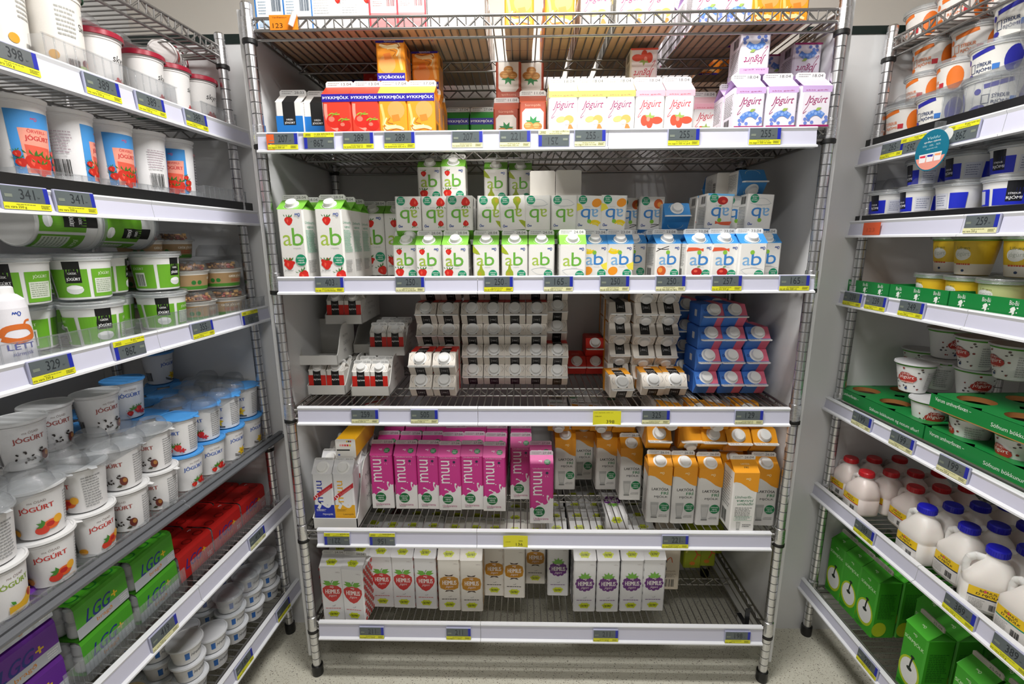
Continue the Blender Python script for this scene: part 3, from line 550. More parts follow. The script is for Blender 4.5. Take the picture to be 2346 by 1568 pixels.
for k_, c in (('blue', 'E9EDF2'), ('white', 'EFEEEC'), ('red', 'F2ECEA'), ('ring', 'EEEEEC')):
    kind('t'+k_, 'yogurt_carton', 'carton', .069, H5, c, c, (lambda k_: lambda A, H: topart(A, H, k_))(k_), cap=False, bottom='CBAE8E')  # tan bottom: shade on the white card undersides put into the colour
for k_ in ('thc', 'jy', 'jv'): KIND['T'+k_] = KIND[k_][:7] + (dict(KIND[k_][7], bottom='CBAE8E'), [None])  # top-shelf copies, base toned tan for the shade seen from below
ROWN = ['front', 'second', 'third', 'fourth', 'fifth', 'sixth', 'seventh']
def px(k, x, y, yy): return ony(*zp(k, x, y), yy).x

# ---- top shelf of the facing rack
z = SZ['S0']; i = 0
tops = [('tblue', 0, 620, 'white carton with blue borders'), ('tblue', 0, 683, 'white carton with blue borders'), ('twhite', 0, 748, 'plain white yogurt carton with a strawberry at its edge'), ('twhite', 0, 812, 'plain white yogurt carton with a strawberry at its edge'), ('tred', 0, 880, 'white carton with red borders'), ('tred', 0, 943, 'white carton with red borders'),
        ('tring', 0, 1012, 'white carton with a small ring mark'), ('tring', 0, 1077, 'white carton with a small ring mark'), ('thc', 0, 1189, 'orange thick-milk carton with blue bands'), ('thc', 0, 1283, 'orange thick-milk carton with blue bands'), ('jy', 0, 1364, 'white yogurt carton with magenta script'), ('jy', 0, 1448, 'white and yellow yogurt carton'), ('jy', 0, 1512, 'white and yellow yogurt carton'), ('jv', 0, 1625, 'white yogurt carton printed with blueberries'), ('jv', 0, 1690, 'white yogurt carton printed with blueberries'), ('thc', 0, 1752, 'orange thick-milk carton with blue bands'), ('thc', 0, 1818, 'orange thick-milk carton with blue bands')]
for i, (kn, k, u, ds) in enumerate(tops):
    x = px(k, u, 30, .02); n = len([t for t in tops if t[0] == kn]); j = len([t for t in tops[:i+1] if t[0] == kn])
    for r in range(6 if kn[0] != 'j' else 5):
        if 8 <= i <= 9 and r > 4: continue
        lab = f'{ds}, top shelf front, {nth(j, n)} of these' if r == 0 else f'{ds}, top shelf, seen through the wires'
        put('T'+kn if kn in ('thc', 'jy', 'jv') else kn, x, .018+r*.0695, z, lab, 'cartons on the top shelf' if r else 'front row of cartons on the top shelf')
# ---- shelf 1
z = SZ['S1']; s1 = 'on the upper shelf under the top one'
def row1(kn, k, spans, y0, rows, ds, yv=200):
    for i, (a, b_) in enumerate(spans):
        y = y0[i] if isinstance(y0, (list, tuple)) else y0
        x = px(k, (a+b_)/2, (230 - ZW[k][1])*ZW[k][2], y)
        for r in range(rows[i] if isinstance(rows, (list, tuple)) else rows):
            put(kn, x, y+r*(W+.001), z, f'{ds}, {nth(i+1, len(spans))} in the front row' if r == 0 else f'{ds}, {ROWN[r]} row, {nth(i+1, len(spans))}', ds.split(',')[0]+'s')
row1('thg', 1, ((1540, 1718), (1730, 1905)), .24, 2, 'short green and blue thick-milk carton')
row1('hr', 1, ((225, 437), (440, 650)), (.06, .07), 2, 'blue and white plain yogurt carton')
row1('thr', 1, ((590, 812), (812, 1030)), .0, 4, 'red strawberry thick-milk carton')
row1('thc', 1, ((1022, 1240), (1240, 1455)), .0, 5, 'orange caramel thick-milk carton')
row1('wn', 1, ((1910, 2105), (2112, 2315)), (.15, .09), 3, 'brown walnut sour-milk carton')
row1('jy', 2, ((60, 275), (275, 490), (490, 700)), .0, 3, 'white and yellow fruit yogurt carton')
row1('jp', 2, ((703, 925), (928, 1145), (1142, 1335)), (.0, .0, .12), 3, 'white and pink strawberry yogurt carton')
row1('jv', 2, ((1445, 1678), (1682, 1924), (1930, 2170)), (-.012, -.015, -.018), 5, 'white and lilac blueberry yogurt carton')
for kn, k, xa, xb, y, ds in (('thc', 1, 1015, 1232, .0355, 'upside-down orange caramel carton, taller-looking, above the front row'), ('thc', 1, 1285, 1492, .1045, 'upside-down orange caramel carton above, right of another one'), ('thr', 1, 915, 1080, .2425, 'upside-down red strawberry carton half hidden behind the orange one'), ('thr', 1, 790, 960, .3115, 'upside-down red carton showing mostly its blue band, far back'), ('wn', 1, 1935, 2112, .185, 'upside-down brown walnut carton behind the upright walnut ones'), ('wn', 1, 2120, 2290, .194, 'upside-down brown walnut carton, rear right of the walnut group'),
        ('jp', 2, 668, 866, .1045, 'upside-down strawberry yogurt carton with a red base on top of the row'), ('jv', 2, 1475, 1710, .023, 'upside-down blueberry yogurt carton, tallest and nearest of the upturned three'), ('jv', 2, 1690, 1862, .158, 'upside-down blueberry yogurt carton in the middle, partly hidden'), ('jv', 2, 1872, 2088, .086, 'upside-down blueberry yogurt carton at the right end by the post')):
    put(kn, px(k, (xa+xb)/2, (150-ZW[k][1])*ZW[k][2], y), y, z+.2138, ds, 'upturned yogurt cartons', 'inv')
# ---- shelf 2
z = SZ['S2']
def at2(k, a, b_, y, v=560): return px(k, (a+b_)/2, (v-ZW[k][1])*ZW[k][2], y)
for i, (a, b_) in enumerate(((145, 365), (452, 672))):
    for r in range(3): put('ab1', at2(3, a, b_, -.012), -.012+r*.07, z, f'tall green and white strawberry milk carton, {"left" if i == 0 else "right"} of the front two' if r == 0 else f'tall green and white strawberry milk carton, {ROWN[r]} in the {"left" if i == 0 else "right"} file of two', 'tall strawberry cartons', rz=-.05)
for i, (a, b_) in enumerate(((812, 1002), (1003, 1190))):
    for r in range(3): put('ab1', at2(3, a, b_, .2), .2+r*.07, z, f'tall green and white strawberry milk carton set further back, {["left","right"][i]} file' + (', front' if r == 0 else f', {ROWN[r]} in line'), 'tall strawberry cartons set back')
ab500 = [('abs', 3, 1073, 1262, .07, 'strawberry print, left of three'), ('abs', 3, 1252, 1455, .045, 'strawberry print, middle of three'), ('abs', 3, 1464, 1678, .03, 'strawberry print, right of three'), ('abp', 3, 1724, 1922, .05, 'pear print, left of two'), ('abp', 3, 1957, 2160, .045, 'pear print, right of two'), ('abg', 4, 35, 238, .045, 'no fruit, standing back'), ('abg', 4, 276, 485, .0, 'no fruit, standing forward'),
         ('abb', 4, 455, 650, .06, 'banana print, left of two'), ('abb', 4, 650, 850, .055, 'banana print, right of two'), ('abv', 4, 762, 946, .13, 'vanilla print, half hidden'), ('abv', 4, 1018, 1197, .05, 'vanilla print, turned sideways'), ('abc', 4, 1257, 1455, .02, 'apple print, left of two'), ('abc', 4, 1455, 1655, .01, 'apple print, right of two'), ('abl', 4, 1658, 1880, -.005, 'no fruit, in front'), ('abl', 4, 1785, 1978, .068, 'no fruit, behind at the right end')]
for kn, k, a, b_, y, d in ab500:
    cl = 'blue-topped' if kn in ('abb', 'abv', 'abc', 'abl') else 'green-topped'
    for r in range(4):
        if y+r*.07 > .36: break
        put(kn, at2(k, a, b_, y), y+r*.0695, z, f'half-litre {cl} carton upright, {d}' if r == 0 else f'half-litre {cl} carton, {d.split(",")[0]}, hidden behind the upright front row', 'half-litre cartons in the front row' if r == 0 else 'half-litre cartons behind the ' + d.split(',')[0] + ' ones', rz=.09 if d.endswith('sideways') else 0)
zi = z+.125+.0885
for kn, k, a, b_, y, tl, d in (('abs', 3, 1093, 1290, .082, 0, 'strawberry print, left of three'), ('abs', 3, 1300, 1500, .082, 0, 'strawberry print, middle of three'), ('abs', 3, 1508, 1705, .068, 0, 'strawberry print, right of three'), ('abp', 3, 1775, 1950, .088, .03, 'pear print, left of two'), ('abp', 3, 1935, 2130, .082, -.06, 'pear print, tilted, right of two'),
        ('abg', 4, 10, 208, .080, 0, 'no fruit, left of two'), ('abg', 4, 215, 405, .085, 0, 'no fruit, right of two'), ('abb', 4, 412, 603, .095, .04, 'banana print, left of two'), ('abb', 4, 605, 785, .093, .03, 'banana print, right of two'), ('abv', 4, 730, 896, .18, 0, 'vanilla print, partly hidden'), ('abv', 4, 902, 1072, .15, .02, 'vanilla print, in full view'),
        ('abc', 4, 1405, 1605, .075, .04, 'apple print'), ('abl', 4, 1545, 1720, .145, 0, 'no fruit, blue letters, partly hidden'), ('abl', 4, 1720, 1922, .095, .05, 'no fruit, blue letters, rightmost')):
    for r in range(2 if kn not in ('abv', 'abb') else 1): put(kn, at2(k, a, b_, y, 480), y+r*.07, zi, f'upside-down half-litre carton in the second layer, {d}' if r == 0 else f'upside-down half-litre carton, {d.split(",")[0]}, rear of the second layer', 'upturned half-litre cartons', 'inv', tilt=tl)
for kn, k, a, b_, y, d in (('abs', 3, 1275, 1455, .19, 'strawberry print, left one'), ('abs', 3, 1458, 1655, .18, 'strawberry print, right one'), ('abp', 3, 1820, 1985, .24, 'pear print, left one'), ('abp', 3, 2025, 2190, .26, 'pear print, right one, in shade')):
    put(kn, at2(k, a, b_, y, 420), y, zi+.0005, f'half-litre carton standing in the third layer, {d}', 'third layer cartons')
put('abg', at2(4, 50, 238, .13, 420), .13, zi, 'carton lying with its blank white base facing out, left one', 'cartons lying base outward', 'base')
put('abg', at2(4, 250, 440, .12, 420), .12, zi, 'carton lying with its blank white base facing out, right one', 'cartons lying base outward', 'base')
put('abl', at2(4, 1490, 1660, .2, 420), .20, zi, 'carton lying with its blank white base out, beside the blue one', None, 'base')
put('abl', at2(4, 1680, 1870, .11, 420), .11, zi, 'blue carton lying on its back high at the right end, cap outward', None, 'flatdown', rz=.05)
put('abc', at2(4, 1112, 1285, .08, 500), .08, z+.1255, 'blue-topped carton lying flat on the front row, cap and letters showing', None, 'flat')
# ---- shelf 3
z = SZ['S3']; P7 = W+.0008; PR_ = .0655; PB = .0665
def at3(k, a, b_, y, v): return px(k, (a+b_)/2, v, y)
z_ = None
cols = [(5, 1178, 1368, 4), (5, 1368, 1560, 4), (5, 1575, 1757, 4), (5, 1762, 1948, 4), (5, 1950, 2132, 4), (5, 2135, 2322, 4)]
for i, (k, a, b_, n) in enumerate(cols):
    for l in range(5):
        put('rr', at3(k, a, b_, .21, 500), .206+(.07 if l == 4 else 0), z+l*PR_, f'cream carton lying cap outward in the tall red-topped wall, column {ORD[i+1]} from left, {["bottom","second","third","fourth","fifth"][l]} layer', 'wall of lying cream cartons', 'flat', jit=.6)
for l in range(2): put('rr', at3(6, 100, 285, .19, 500), .20, z+l*PR_, f'cream carton lying in the short column right of the tall wall, {"lower" if l == 0 else "upper, red top"}', None, 'flat')
for l in range(3): put('rr', at3(6, 105, 270, .24, 100), .262, z+(l+2)*PR_, f'cream carton in the set-back column above the short one, {["lowest","second","topmost"][l]}', None, 'flat', jit=.5)
for i, (a, b_) in enumerate(((1110, 1315), (1318, 1525))):
    for l in range(2): put('rr', at3(5, a, b_, .09, 800), .088, z+l*PR_, f'cream carton of the front block of four, {["left","right"][i]} {["bottom","top"][l]}', 'front block of four cream cartons', 'flat', jit=.5)
for i, (a, b_, v, l) in enumerate(((285, 420, 640, 0), (428, 605, 640, 0), (430, 610, 460, 1))):
    put('rd', at3(6, a, b_, .325, v), .326, z+l*.063, f'all-red carton lying at the back, {["bottom left","bottom right","on top"][i]} of three', 'three red cartons', 'flat')
for i, (a, b_) in enumerate(((638, 842), (845, 1043), (1045, 1240))):
    for l in range(5 if i else 4):
        put('ro', at3(6, a, b_, .2, 450), .195+(.02 if i == 0 else 0), z+l*PR_, f'white cream carton lying face down in the middle-right stack, {["left","centre","right"][i]} column, {["bottom","second","third","fourth","fifth"][l]} layer', 'stack of face-down cream cartons', 'flatdown', jit=.8)
for l in range(3): put('ro', at3(6, 612, 795, .3, 150), .337, z+(l+2)*PR_, f'cream carton in the deepest column of the stack, {["lower","middle","upper"][l]}', None, 'flatdown')
for i, (a, b_, y) in enumerate(((600, 862, .075), (905, 1152, .095), (1130, 1360, .098))):
    put('ro', at3(6, a+20, b_, y, 830), y, z, f'orange-topped cream carton lying in front, {["alone at left","middle one","right, by the blue stack"][i]}', 'front row of orange-topped cartons', 'flat', rz=(.06, -.04, -.08)[i])
for i, (a, b_, n) in enumerate(((1372, 1590, 4), (1590, 1805, 4), (1800, 2020, 3))):
    for l in range(n):
        for r in range(2):
            if r and i == 0: continue
            put('bp', at3(6, a, b_, .12, 820)+.004*l*(0 if i else 1), .118+.128*r+.004*l, z+l*PB, f'blue and pink carton lying cap outward, {["left","middle","right"][i]} column, {["bottom","second","third","top"][l]} layer' + (' back' if r else ''), 'stack of blue and pink cartons', 'flat', rz=.03, jit=.7)
for l in range(4): put('bp', at3(6, 1235, 1360, .26, 500), .26, z+l*PB, f'blue carton in shade left behind the blue and pink stack, {["bottom","second","third","top"][l]}', None, 'flat')
# display trays of small cream
def cut_tray(name, M, w, d, lip, hi, label, group=None, prt=('RJÓMI', '12x250 ml', 'MS'), c='D9D8D4'):
    t = .0025; mb = MB(); mb.box(-w/2, 0, 0, w/2, d, t, c); mb.box(-w/2, 0, t, w/2, t, lip, c); mb.box(-w/2, d-t, t, w/2, d, hi, c)
    pr = [(0, 0), (d, 0), (d, hi), (d*.45, hi), (d*.36, hi*.97), (d*.28, hi*.86), (d*.15, lip+(hi-lip)*.35), (d*.06, lip+(hi-lip)*.08), (0, lip)]; n = len(pr)
    for s in (-w/2, w/2-t):
        vs = [(x, y, z_) for x in (s, s+t) for y, z_ in pr]
        mb.add(vs, [tuple(range(n)), tuple(range(2*n-1, n-1, -1))] + [(i, n+i, n+(i+1) % n, (i+1) % n) for i in range(n)], c)
    r_ = root(name, M, label, 'display box', group); link('tray_body', mb.mesh('tray_body'), r_)
    mb = MB(); A = Art(1)
    for i, (tx, ww) in enumerate(zip(prt, (.5, .7, .25))): A.t(tx, d*.35, hi*(.62-.2*i), d*(.35+.5*ww), hi*(.72-.2*i), '9A9896')
    mb.art(A, lambda x, y, o: (w/2+o, x, y)); link('side_print', mb.mesh('side_print'), r_)
    return r_
def tray_at(k, a, b_, v, zz, w, label, cart=None, rows=2, lip=.028, hi=.085, d=.20, g='cream display boxes', dy=0):
    q = onz(*zp(k, (a+b_)/2, v), zz) if dy == 0 else Vector((px(k, (a+b_)/2, v, dy), dy, zz))
    cut_tray('display_box', T(q.x, q.y, zz) @ Rz(.02), w, d, lip, hi, label, g)
    if cart:
        for r in range(rows):
            for i in range(2): put('rs', q.x+(i-.5)*.0535, q.y+.006+r*.0545, zz+.003, f'small black-labelled cream carton, {["left","right"][i]}, {ROWN[r]} row, in the {cart} box', 'small cream cartons in the '+cart+' box')
    return q
q = tray_at(5, 250, 572, 925, z, .114, 'white card display box at bottom left holding small cream cartons', 'bottom left', 3)
tray_at(5, 180, 500, 655, z+.095, .114, 'empty white card display box resting on the bottom left one', None, dy=q.y-.012, hi=.112, d=.16)
tray_at(5, 425, 690, 285, z+.200, .114, 'white card display box topmost at left, under the shelf above', 'topmost left', 2, dy=q.y+.085)
q2 = tray_at(5, 625, 955, 935, z, .114, 'white card display box with high sides, second from the left', 'second', 3, lip=.028, hi=.105)
tray_at(5, 780, 1080, 530, z+.096, .114, 'white card display box stacked behind above the second one', 'upper middle', 3, dy=q2.y+.11)
tray_at(5, 660, 785, 530, z+.1, .06, 'narrow white card box squeezed between the left and middle boxes', None, dy=q2.y+.13)
# ---- shelf 4
z = SZ['S4']
def b4(k, a, b_, v, zz=None): return onz(*zp(k, (a+b_)/2, v), z if zz is None else zz)
pk = [(7, 690, 872, 800), (7, 895, 1080, 805), (7, 1097, 1282, 806), (7, 1288, 1472, 818), (7, 1486, 1668, 812), (7, 1682, 1866, 826), (7, 1923, 2095, 720), (7, 2095, 2290, 935)]
for i, (k, a, b_, v) in enumerate(pk):
    q = b4(k, a, b_, v); r = 0; y = q.y
    while y < .41:
        put('mp', q.x, y, z, f'pink skimmed milk carton, {nth(i+1, 8)} file' + (', front carton' if r == 0 else f', {ROWN[r]} in line'), 'pink skimmed milk cartons'); y += .0695; r += 1
og = [('lk', 8, 198, 362, 612, 'far left file'), ('lk', 8, 365, 502, 526, 'deepest file with empty shelf in front'), ('lk', 8, 548, 716, 612, 'third file from left'), ('lk', 8, 755, 935, 703, 'fourth file, left of the gap'), ('lk', 8, 990, 1185, 900, 'first of the forward group'), ('lk', 8, 1197, 1397, 907, 'second of the forward group'), ('lk', 8, 1406, 1622, 922, 'third of the forward group'), ('lb', 8, 1690, 1920, 1030, 'showing its back print, nearest the shelf edge'), ('lk', 8, 1890, 2086, 925, 'rightmost, half hidden')]
for i, (kn, k, a, b_, v, d) in enumerate(og):
    q = b4(k, a, b_, v); r = 0; y = q.y
    while y < .41 and not (kn == 'lb' and r):
        put(kn, q.x, y, z+(.019 if kn == 'lb' else 0), f'orange lactose-free milk carton, {d}' + ('' if r == 0 else f', {ROWN[r]} in line'), 'orange lactose-free milk cartons', rz=-.06 if i in (4, 8) else 0); y += .0695; r += 1
put('lk', b4(8, 1690, 1870, 1000).x+.01, .075, z, 'orange lactose-free milk carton behind the one showing its back', None)
for a, b_, v, m_, l, y, d in ((1038, 1242, 250, 'flat', 0, .06, 'lower row, first'), (1285, 1490, 210, 'flatdown', 0, .06, 'lower row, second, face down'), (1497, 1700, 250, 'flat', 0, .055, 'lower row, third'), (1712, 1940, 220, 'flat', 0, .045, 'lower row, fourth'), (1950, 2180, 230, 'flat', 0, .045, 'lower row, fifth at the right end'),
        (1100, 1320, 100, 'flatdown', 1, .045, 'upper row, first'), (1335, 1530, 100, 'flat', 1, .07, 'upper row, second'), (1545, 1755, 100, 'flatdown', 1, .04, 'upper row, third'), (1760, 1965, 100, 'flat', 1, .07, 'upper row, fourth'), (160, 330, 60, 'flatdown', 0, .19, 'upon the far left file'), (350, 530, 90, 'flat', 0, .20, 'upon the deepest file'), (545, 715, 60, 'flatdown', 0, .19, 'upon the third file'), (720, 900, 70, 'flat', 0, .18, 'upon the fourth file')):
    zz = z+.2145+l*(W+.001)
    x = px(8, (a+b_)/2, v, y); put('lk', x, y, zz, f'orange milk carton lying cap outward on standing ones, {d}', 'lying orange milk cartons', m_, rz=random.uniform(-.05, .05))
# tall muu boxes
q = b4(7, 160, 520, 985); bx, by = q.x+.003, q.y
def muu_box(x, y, zz, lab): cut_tray('display_box', T(x, y, zz), .130, .26, .033, .175, lab, 'milk display boxes', ('MUU', 'D-MJÓLK 10x1 l', 'MS'))
muu_box(bx, by, z, 'white card display box holding blue and yellow milk cartons at the left post')
for r in range(4):
    put('db' if r != 1 else 'db', bx-.030, by+.006+r*.0605, z+.003, 'blue and white long-life milk carton, left front of the box' if r == 0 else f'white-topped milk carton in the box, left file, {ROWN[r]} in line', 'long-life cartons in the box')
    put('dy', bx+.030, by+.006+r*.0605, z+.003, 'yellow and white long-life milk carton, right front of the box' if r == 0 else f'white-topped milk carton in the box, right file, {ROWN[r]} in line', 'long-life cartons in the box')
put('dl', px(7, 450, 260, by+.05), by+.04, z+.203, 'yellow milk carton lying on the box, white base outward', None, 'base')
put('dy', px(7, 560, 150, by+.1)+.01, by+.10, z+.263, 'white milk carton lying uppermost over the milk box, cap outward', None, 'flat', rz=.15)
# ---- shelf 5
z = SZ['S5']
hl = [('hs', 9, 245, 437, 705, 1), ('hs', 9, 438, 630, 722, 1), ('hs', 9, 690, 862, 590, 2), ('hs', 9, 872, 1060, 598, 2), ('hs', 9, 1075, 1258, 606, 2), ('hc', 9, 1280, 1462, 622, 2), ('hc', 9, 1480, 1662, 630, 2), ('hc', 9, 1688, 1855, 490, 1), ('hc', 9, 1862, 2042, 508, 2), ('hc', 9, 2060, 2220, 382, 2), ('hv', 10, 128, 296, 458, 2), ('hv', 10, 342, 520, 592, 1), ('hv', 10, 538, 713, 594, 1), ('hv', 10, 732, 909, 590, 1), ('hv', 10, 917, 1096, 585, 1)]
nm = {'hs': 'strawberry', 'hc': 'caramel', 'hv': 'purple berry'}; cnt = {}
for kn, k, a, b_, v, _ in hl:
    q = onz(*zp(k, (a+b_)/2, v), z); cnt[kn] = cnt.get(kn, 0)+1; r = 0; y = q.y; n = len([h for h in hl if h[0] == kn])
    while y < .40:
        put(kn, q.x, y, z, f'white one-kilo yogurt carton with {nm[kn]} badge, {nth(cnt[kn], n)} file' + (', front' if r == 0 else f', {ROWN[r]} in line'), f'{nm[kn]} yogurt cartons on the bottom shelf', rz=(-.10 if (k, a) == (9, 438) else 0)); y += .0695; r += 1
for r in range(2): q = onz(*zp(10, 1145, 405), z); put('be', q.x, q.y+r*.065, z, 'beige carton with barcode, right of the purple berry ones' + (', behind' if r else ''), None)
for i, (a, b_, v) in enumerate(((1190, 1273, 225), (1280, 1432, 208), (1437, 1530, 105))):
    q = onz(*zp(10, (a+b_)/2, v), z); put('mp2', px(10, (a+b_)/2, v-60, .38), min(q.y, .385), z, f'olive green carton with red flower print, {["left","middle","right"][i]}', 'olive green cartons')
put('hv', px(8, 690, 850, .2), .10, z+.2135, 'white carton with purple badge lying on top of the bottom-shelf cartons', None, 'flatdown')
# ---------------- round tubs and cups ----------------
CK = {}
def cup(name, obj, cat, rb, rt, h, body, art, lid=None, rimc=None, extra=None):
    CK[name] = (obj, cat, rb, rt, h, body, art, lid, rimc or body, extra, [None])
def cup_meshes(rb, rt, h, body, art, lid, rimc, extra):
    mb = MB(); out = {}
    mb.lathe([(0, .002, body), (rb-.004, .002, body), (rb-.003, 0, body), (rb, .002, body), (rt-.0015, h*.90, body), (rt, h*.905, rimc), (rt, h*.93, rimc), (rt-.001, h*.94, rimc), (rt+.001, h*.97, rimc), (rt+.0025, h*.985, rimc), (rt+.0025, h, rimc), (rt-.002, h, rimc), (rt-.002, h-.004, body), (0, h-.004, None)], 36)
    if art:
        A = Art(.01); art(A, h*100); rm = (rb+rt)/2
        def fn(x, y, o):
            r = rb+(rt-.0015-rb)*min(max(y/(h*.9), 0), 1)+o+.0001; a = x/rm; return (r*math.sin(a), -r*math.cos(a), y)
        mb.art(A, fn, .0045)
    out['cup_body'] = mb.mesh('cup_body')
    if lid:
        k, c = lid; mb = MB(); R0 = rt+.003
        if k == 'foil':
            mb.lathe([(0, h+.0006, c), (R0-.004, h+.0006, c), (R0-.003, h+.0016, c), (R0, h+.0012, c), (R0+.0008, h-.003, c), (R0, h-.003, None)], 36)
            mb.poly = None; mb.add([(rt-.004, -.009, h+.0012), (rt+.012, -.005, h-.003), (rt+.012, .005, h-.004), (rt-.004, .009, h+.0012)], [(0, 1, 2, 3)], c)
        elif k == 'snap':
            mb.lathe([(0, h+.002, c), (R0-.007, h+.002, c), (R0-.006, h+.006, c), (R0, h+.0065, c), (R0+.0015, h+.005, c), (R0+.002, h-.004, c), (R0+.0005, h-.005, c), (R0, h-.002, None)], 36)
        elif k == 'dome':
            mb.lathe([(R0+.002, h-.003, c), (R0+.002, h+.003, c), (R0-.004, h+.004, c), (R0-.007, h+.018, c), (R0-.014, h+.024, c), (0, h+.025, None)], 36)
        out['lid'] = mb.mesh('lid')
    if extra: out[extra[0]] = extra[1](rt, h)
    return out
def granola_mesh(rt, h):
    rr = random.Random(5); mb = MB(); cs = ['8A5A2A', 'B98442', '6A3E1E', 'D2A868', 'A03A2A', 'C89A50']
    for i in range(70):
        a = rr.random()*2*PI; r = (rt-.012)*math.sqrt(rr.random()); z_ = h+.003+rr.random()*.012; s = .0035+.002*rr.random()
        M = T(r*math.cos(a), r*math.sin(a), z_) @ Rz(rr.random()*6) @ Rx(rr.random()*3)
        mb.box(-s, -s*.7, -s*.5, s, s*.7, s*.5, cs[i % 6], M, s*.2)
    mb.lathe([(0, h+.004, '9A6A34'), (rt-.008, h+.002, None)], 20)
    return mb.mesh('granola')
def putc(kn, M, label, group=None):
    obj, cat, rb, rt, h, body, art, lid, rimc, extra, c = CK[kn]
    if c[0] is None: c[0] = cup_meshes(rb, rt, h, body, art, lid, rimc, extra)
    r_ = root(obj, M, label, cat, group)
    for k, me in c[0].items(): link(k, me, r_, {'clear': None}.get(k))
    return r_
RK = {'L': (PL, dL, NL, AL), 'R': (PR, dR, NR, AR)}
def spot(side, k, x, y, delta):
    P, d, N, A_ = RK[side]; p = onp(*zp(k, x, y), P+N*delta, N); return (p-P).dot(d)
def wpt(side, t, delta): P, d, N, A_ = RK[side]; return P+d*t+N*delta
def rackM(side, t, delta, z, rz=0):
    p = wpt(side, t, delta); return T(p.x, p.y, z) @ Rz(RK[side][3]+rz)
OCC = []
def tub(kn, side, t, delta, z, label, group=None, rz=None, tilt=None):
    rt = CK[kn][3]; P, d, N, A_ = RK[side]
    rr = rt+.0028; h = CK[kn][4]; z1 = z+h+(.02 if CK[kn][7] and CK[kn][7][0] == 'dome' else 0)
    while wpt(side, t, delta).y > .193-rr: t -= .002
    if tilt is None:
        best = None
        for i in range(-10, 11):
            for j in range(0, 12):
                a, b_ = t+i*.005, delta+j*.005; c_ = i*i*1.2+j*j
                if (best is None or c_ < best[0]) and wpt(side, a, b_).y <= .1935-rr and b_ < .46-rr and not any(s == side and z < q1-.003 and z1 > q0+.003 and math.hypot(a-u_, b_-v_) < rr+r1-.0025 for s, u_, v_, r1, q0, q1 in OCC): best = (c_, a, b_)
        if best is None: return None
        t, delta = best[1:]; OCC.append((side, t, delta, rr, z, z1))
    M = rackM(side, t, delta, z, random.uniform(-.5, .5) if rz is None else rz)
    if tilt is not None: M = M @ tilt
    return putc(kn, M, label, group)
def tubp(kn, side, k, x, y, delta, z, label, group=None, **kw): return tub(kn, side, spot(side, k, x, y, delta), delta, z, label, group, **kw)
# artwork (cm)
def sw_tub(A, H):
    A.rect(-4.2, .4, 2.4, H*.82, '4A9ADF', 14); A.ms(-.6, H*.72, .45, 'D8486A')
    A.poly([(-2.6, .5), (1.4, .5), (1.9, H*.62), (-2.9, H*.60)], 'F0A08C'); A.poly([(-2.2, .6), (1.1, .6), (1.4, H*.38), (-2.4, H*.40)], 'E4604A'); A.t('ÖRVERU-', -1.8, H*.55, 1.0, H*.60, 'D24A4A'); A.t('JÓGÚRT', -2.2, H*.44, 1.5, H*.53, 'CC3A3C')
    for q in ((-1.3, 2.4, 1.5), (.4, 2.1, 1.4), (-.5, 1.3, 1.2)): A.straw(*q, 0, 'D2301E')
    for q in ((2.1, 4.2, .6), (2.5, 3, .8), (2.3, 1.7, .8), (-3.2, 2.2, .8), (-3.5, 3.6, .6)): A.straw(*q, .3, 'C92A1E')
    A.lines(5, 1, 9, H*.7, 12, 'A9A4AC'); A.t('Jarðarberja', 4.4, H*.74, 7.5, H*.78, 'D86A7A'); A.bar(-9, 1, -6.4, 4); A.lines(-9, 5, -5.6, H*.7, 8, 'B0A0A8', 3)
cup('swt', 'yogurt_tub', 'tub', .0345, .0415, .130, 'EEEDEE', sw_tub)
def skyr(A, H, c='C4283A'):
    A.t('skyr', -1.4, H*.52, 1.6, H*.68, '1C1C1E', .2); A.berry(-.2, H*.2, 1.2, 'CC2A30', 6); A.straw(.8, H*.18, .8); A.lines(3, 1, 5.5, H*.75, 12, '9A9A9A'); A.bar(3, .6, 4.6, 1.8)
cup('sky', 'skyr_tub', 'tub', .031, .040, .108, 'EEEBE9', skyr, ('snap', 'A01C34:p'))
def bigfr(A, H):
    A.t('Skyr', 2.2, H*.55, 4.6, H*.66, '3A3A3A'); A.lines(-1.5, H*.45, 1.8, H*.8, 7, 'A9A9A4'); A.ell(3.2, 3, 1.2, .9, '7A2A30'); A.ell(4.3, 2.6, 1, 1.1, 'E0803A'); A.ell(4.3, 2.6, .5, .6, 'F2A850'); A.ell(2.9, 1.6, 2.3, 1, 'A9C478'); A.ell(-2.6, 3.4, .8, .8, 'D9A02A'); A.bar(-.6, .8, 1.4, 3.2)
cup('big', 'skyr_tub', 'tub', .039, .046, .150, 'EBE7E0', bigfr, ('snap', '1E6A48:p'))
def green(A, H):
    g = '6DAF2A'
    A.rect(-3.2, .5, 2.9, H*.72, g, 14); A.rect(-.6, .5+H*.34, 1.9, H*.92, '161616', 5); A.t('GRÍSK', 0, H*.60, 1.3, H*.66, 'E8E8E8'); A.t('JÓGÚRT', -.4, H*.44, 1.7, H*.54, 'FFFFFF'); A.ell(.6, 2.0, 1.4, .9, 'E4E6E4'); A.ell(.6, 2.4, 1.3, .35, 'FFFFFF')
    A.rect(3.5, .5, 8, H*.72, g, 9); A.rect(3.9, 1.2, 7.6, H*.5, 'DDE4D4', 7); A.lines(4.1, 1.4, 7.4, H*.48, 7, '9AA890'); A.t('JÓGÚRT', 4.5, H*.56, 7, H*.66, 'D8ECC0')
    A.rect(-9, .5, -3.8, H*.72, g, 9); A.rect(-8, 1, -5.8, H*.5, 'E4E8E0', 5); A.bar(-7.8, 1.1, -6, H*.46); A.t('JÓGÚRT', -8.4, H*.56, -5.8, H*.66, 'D8ECC0')
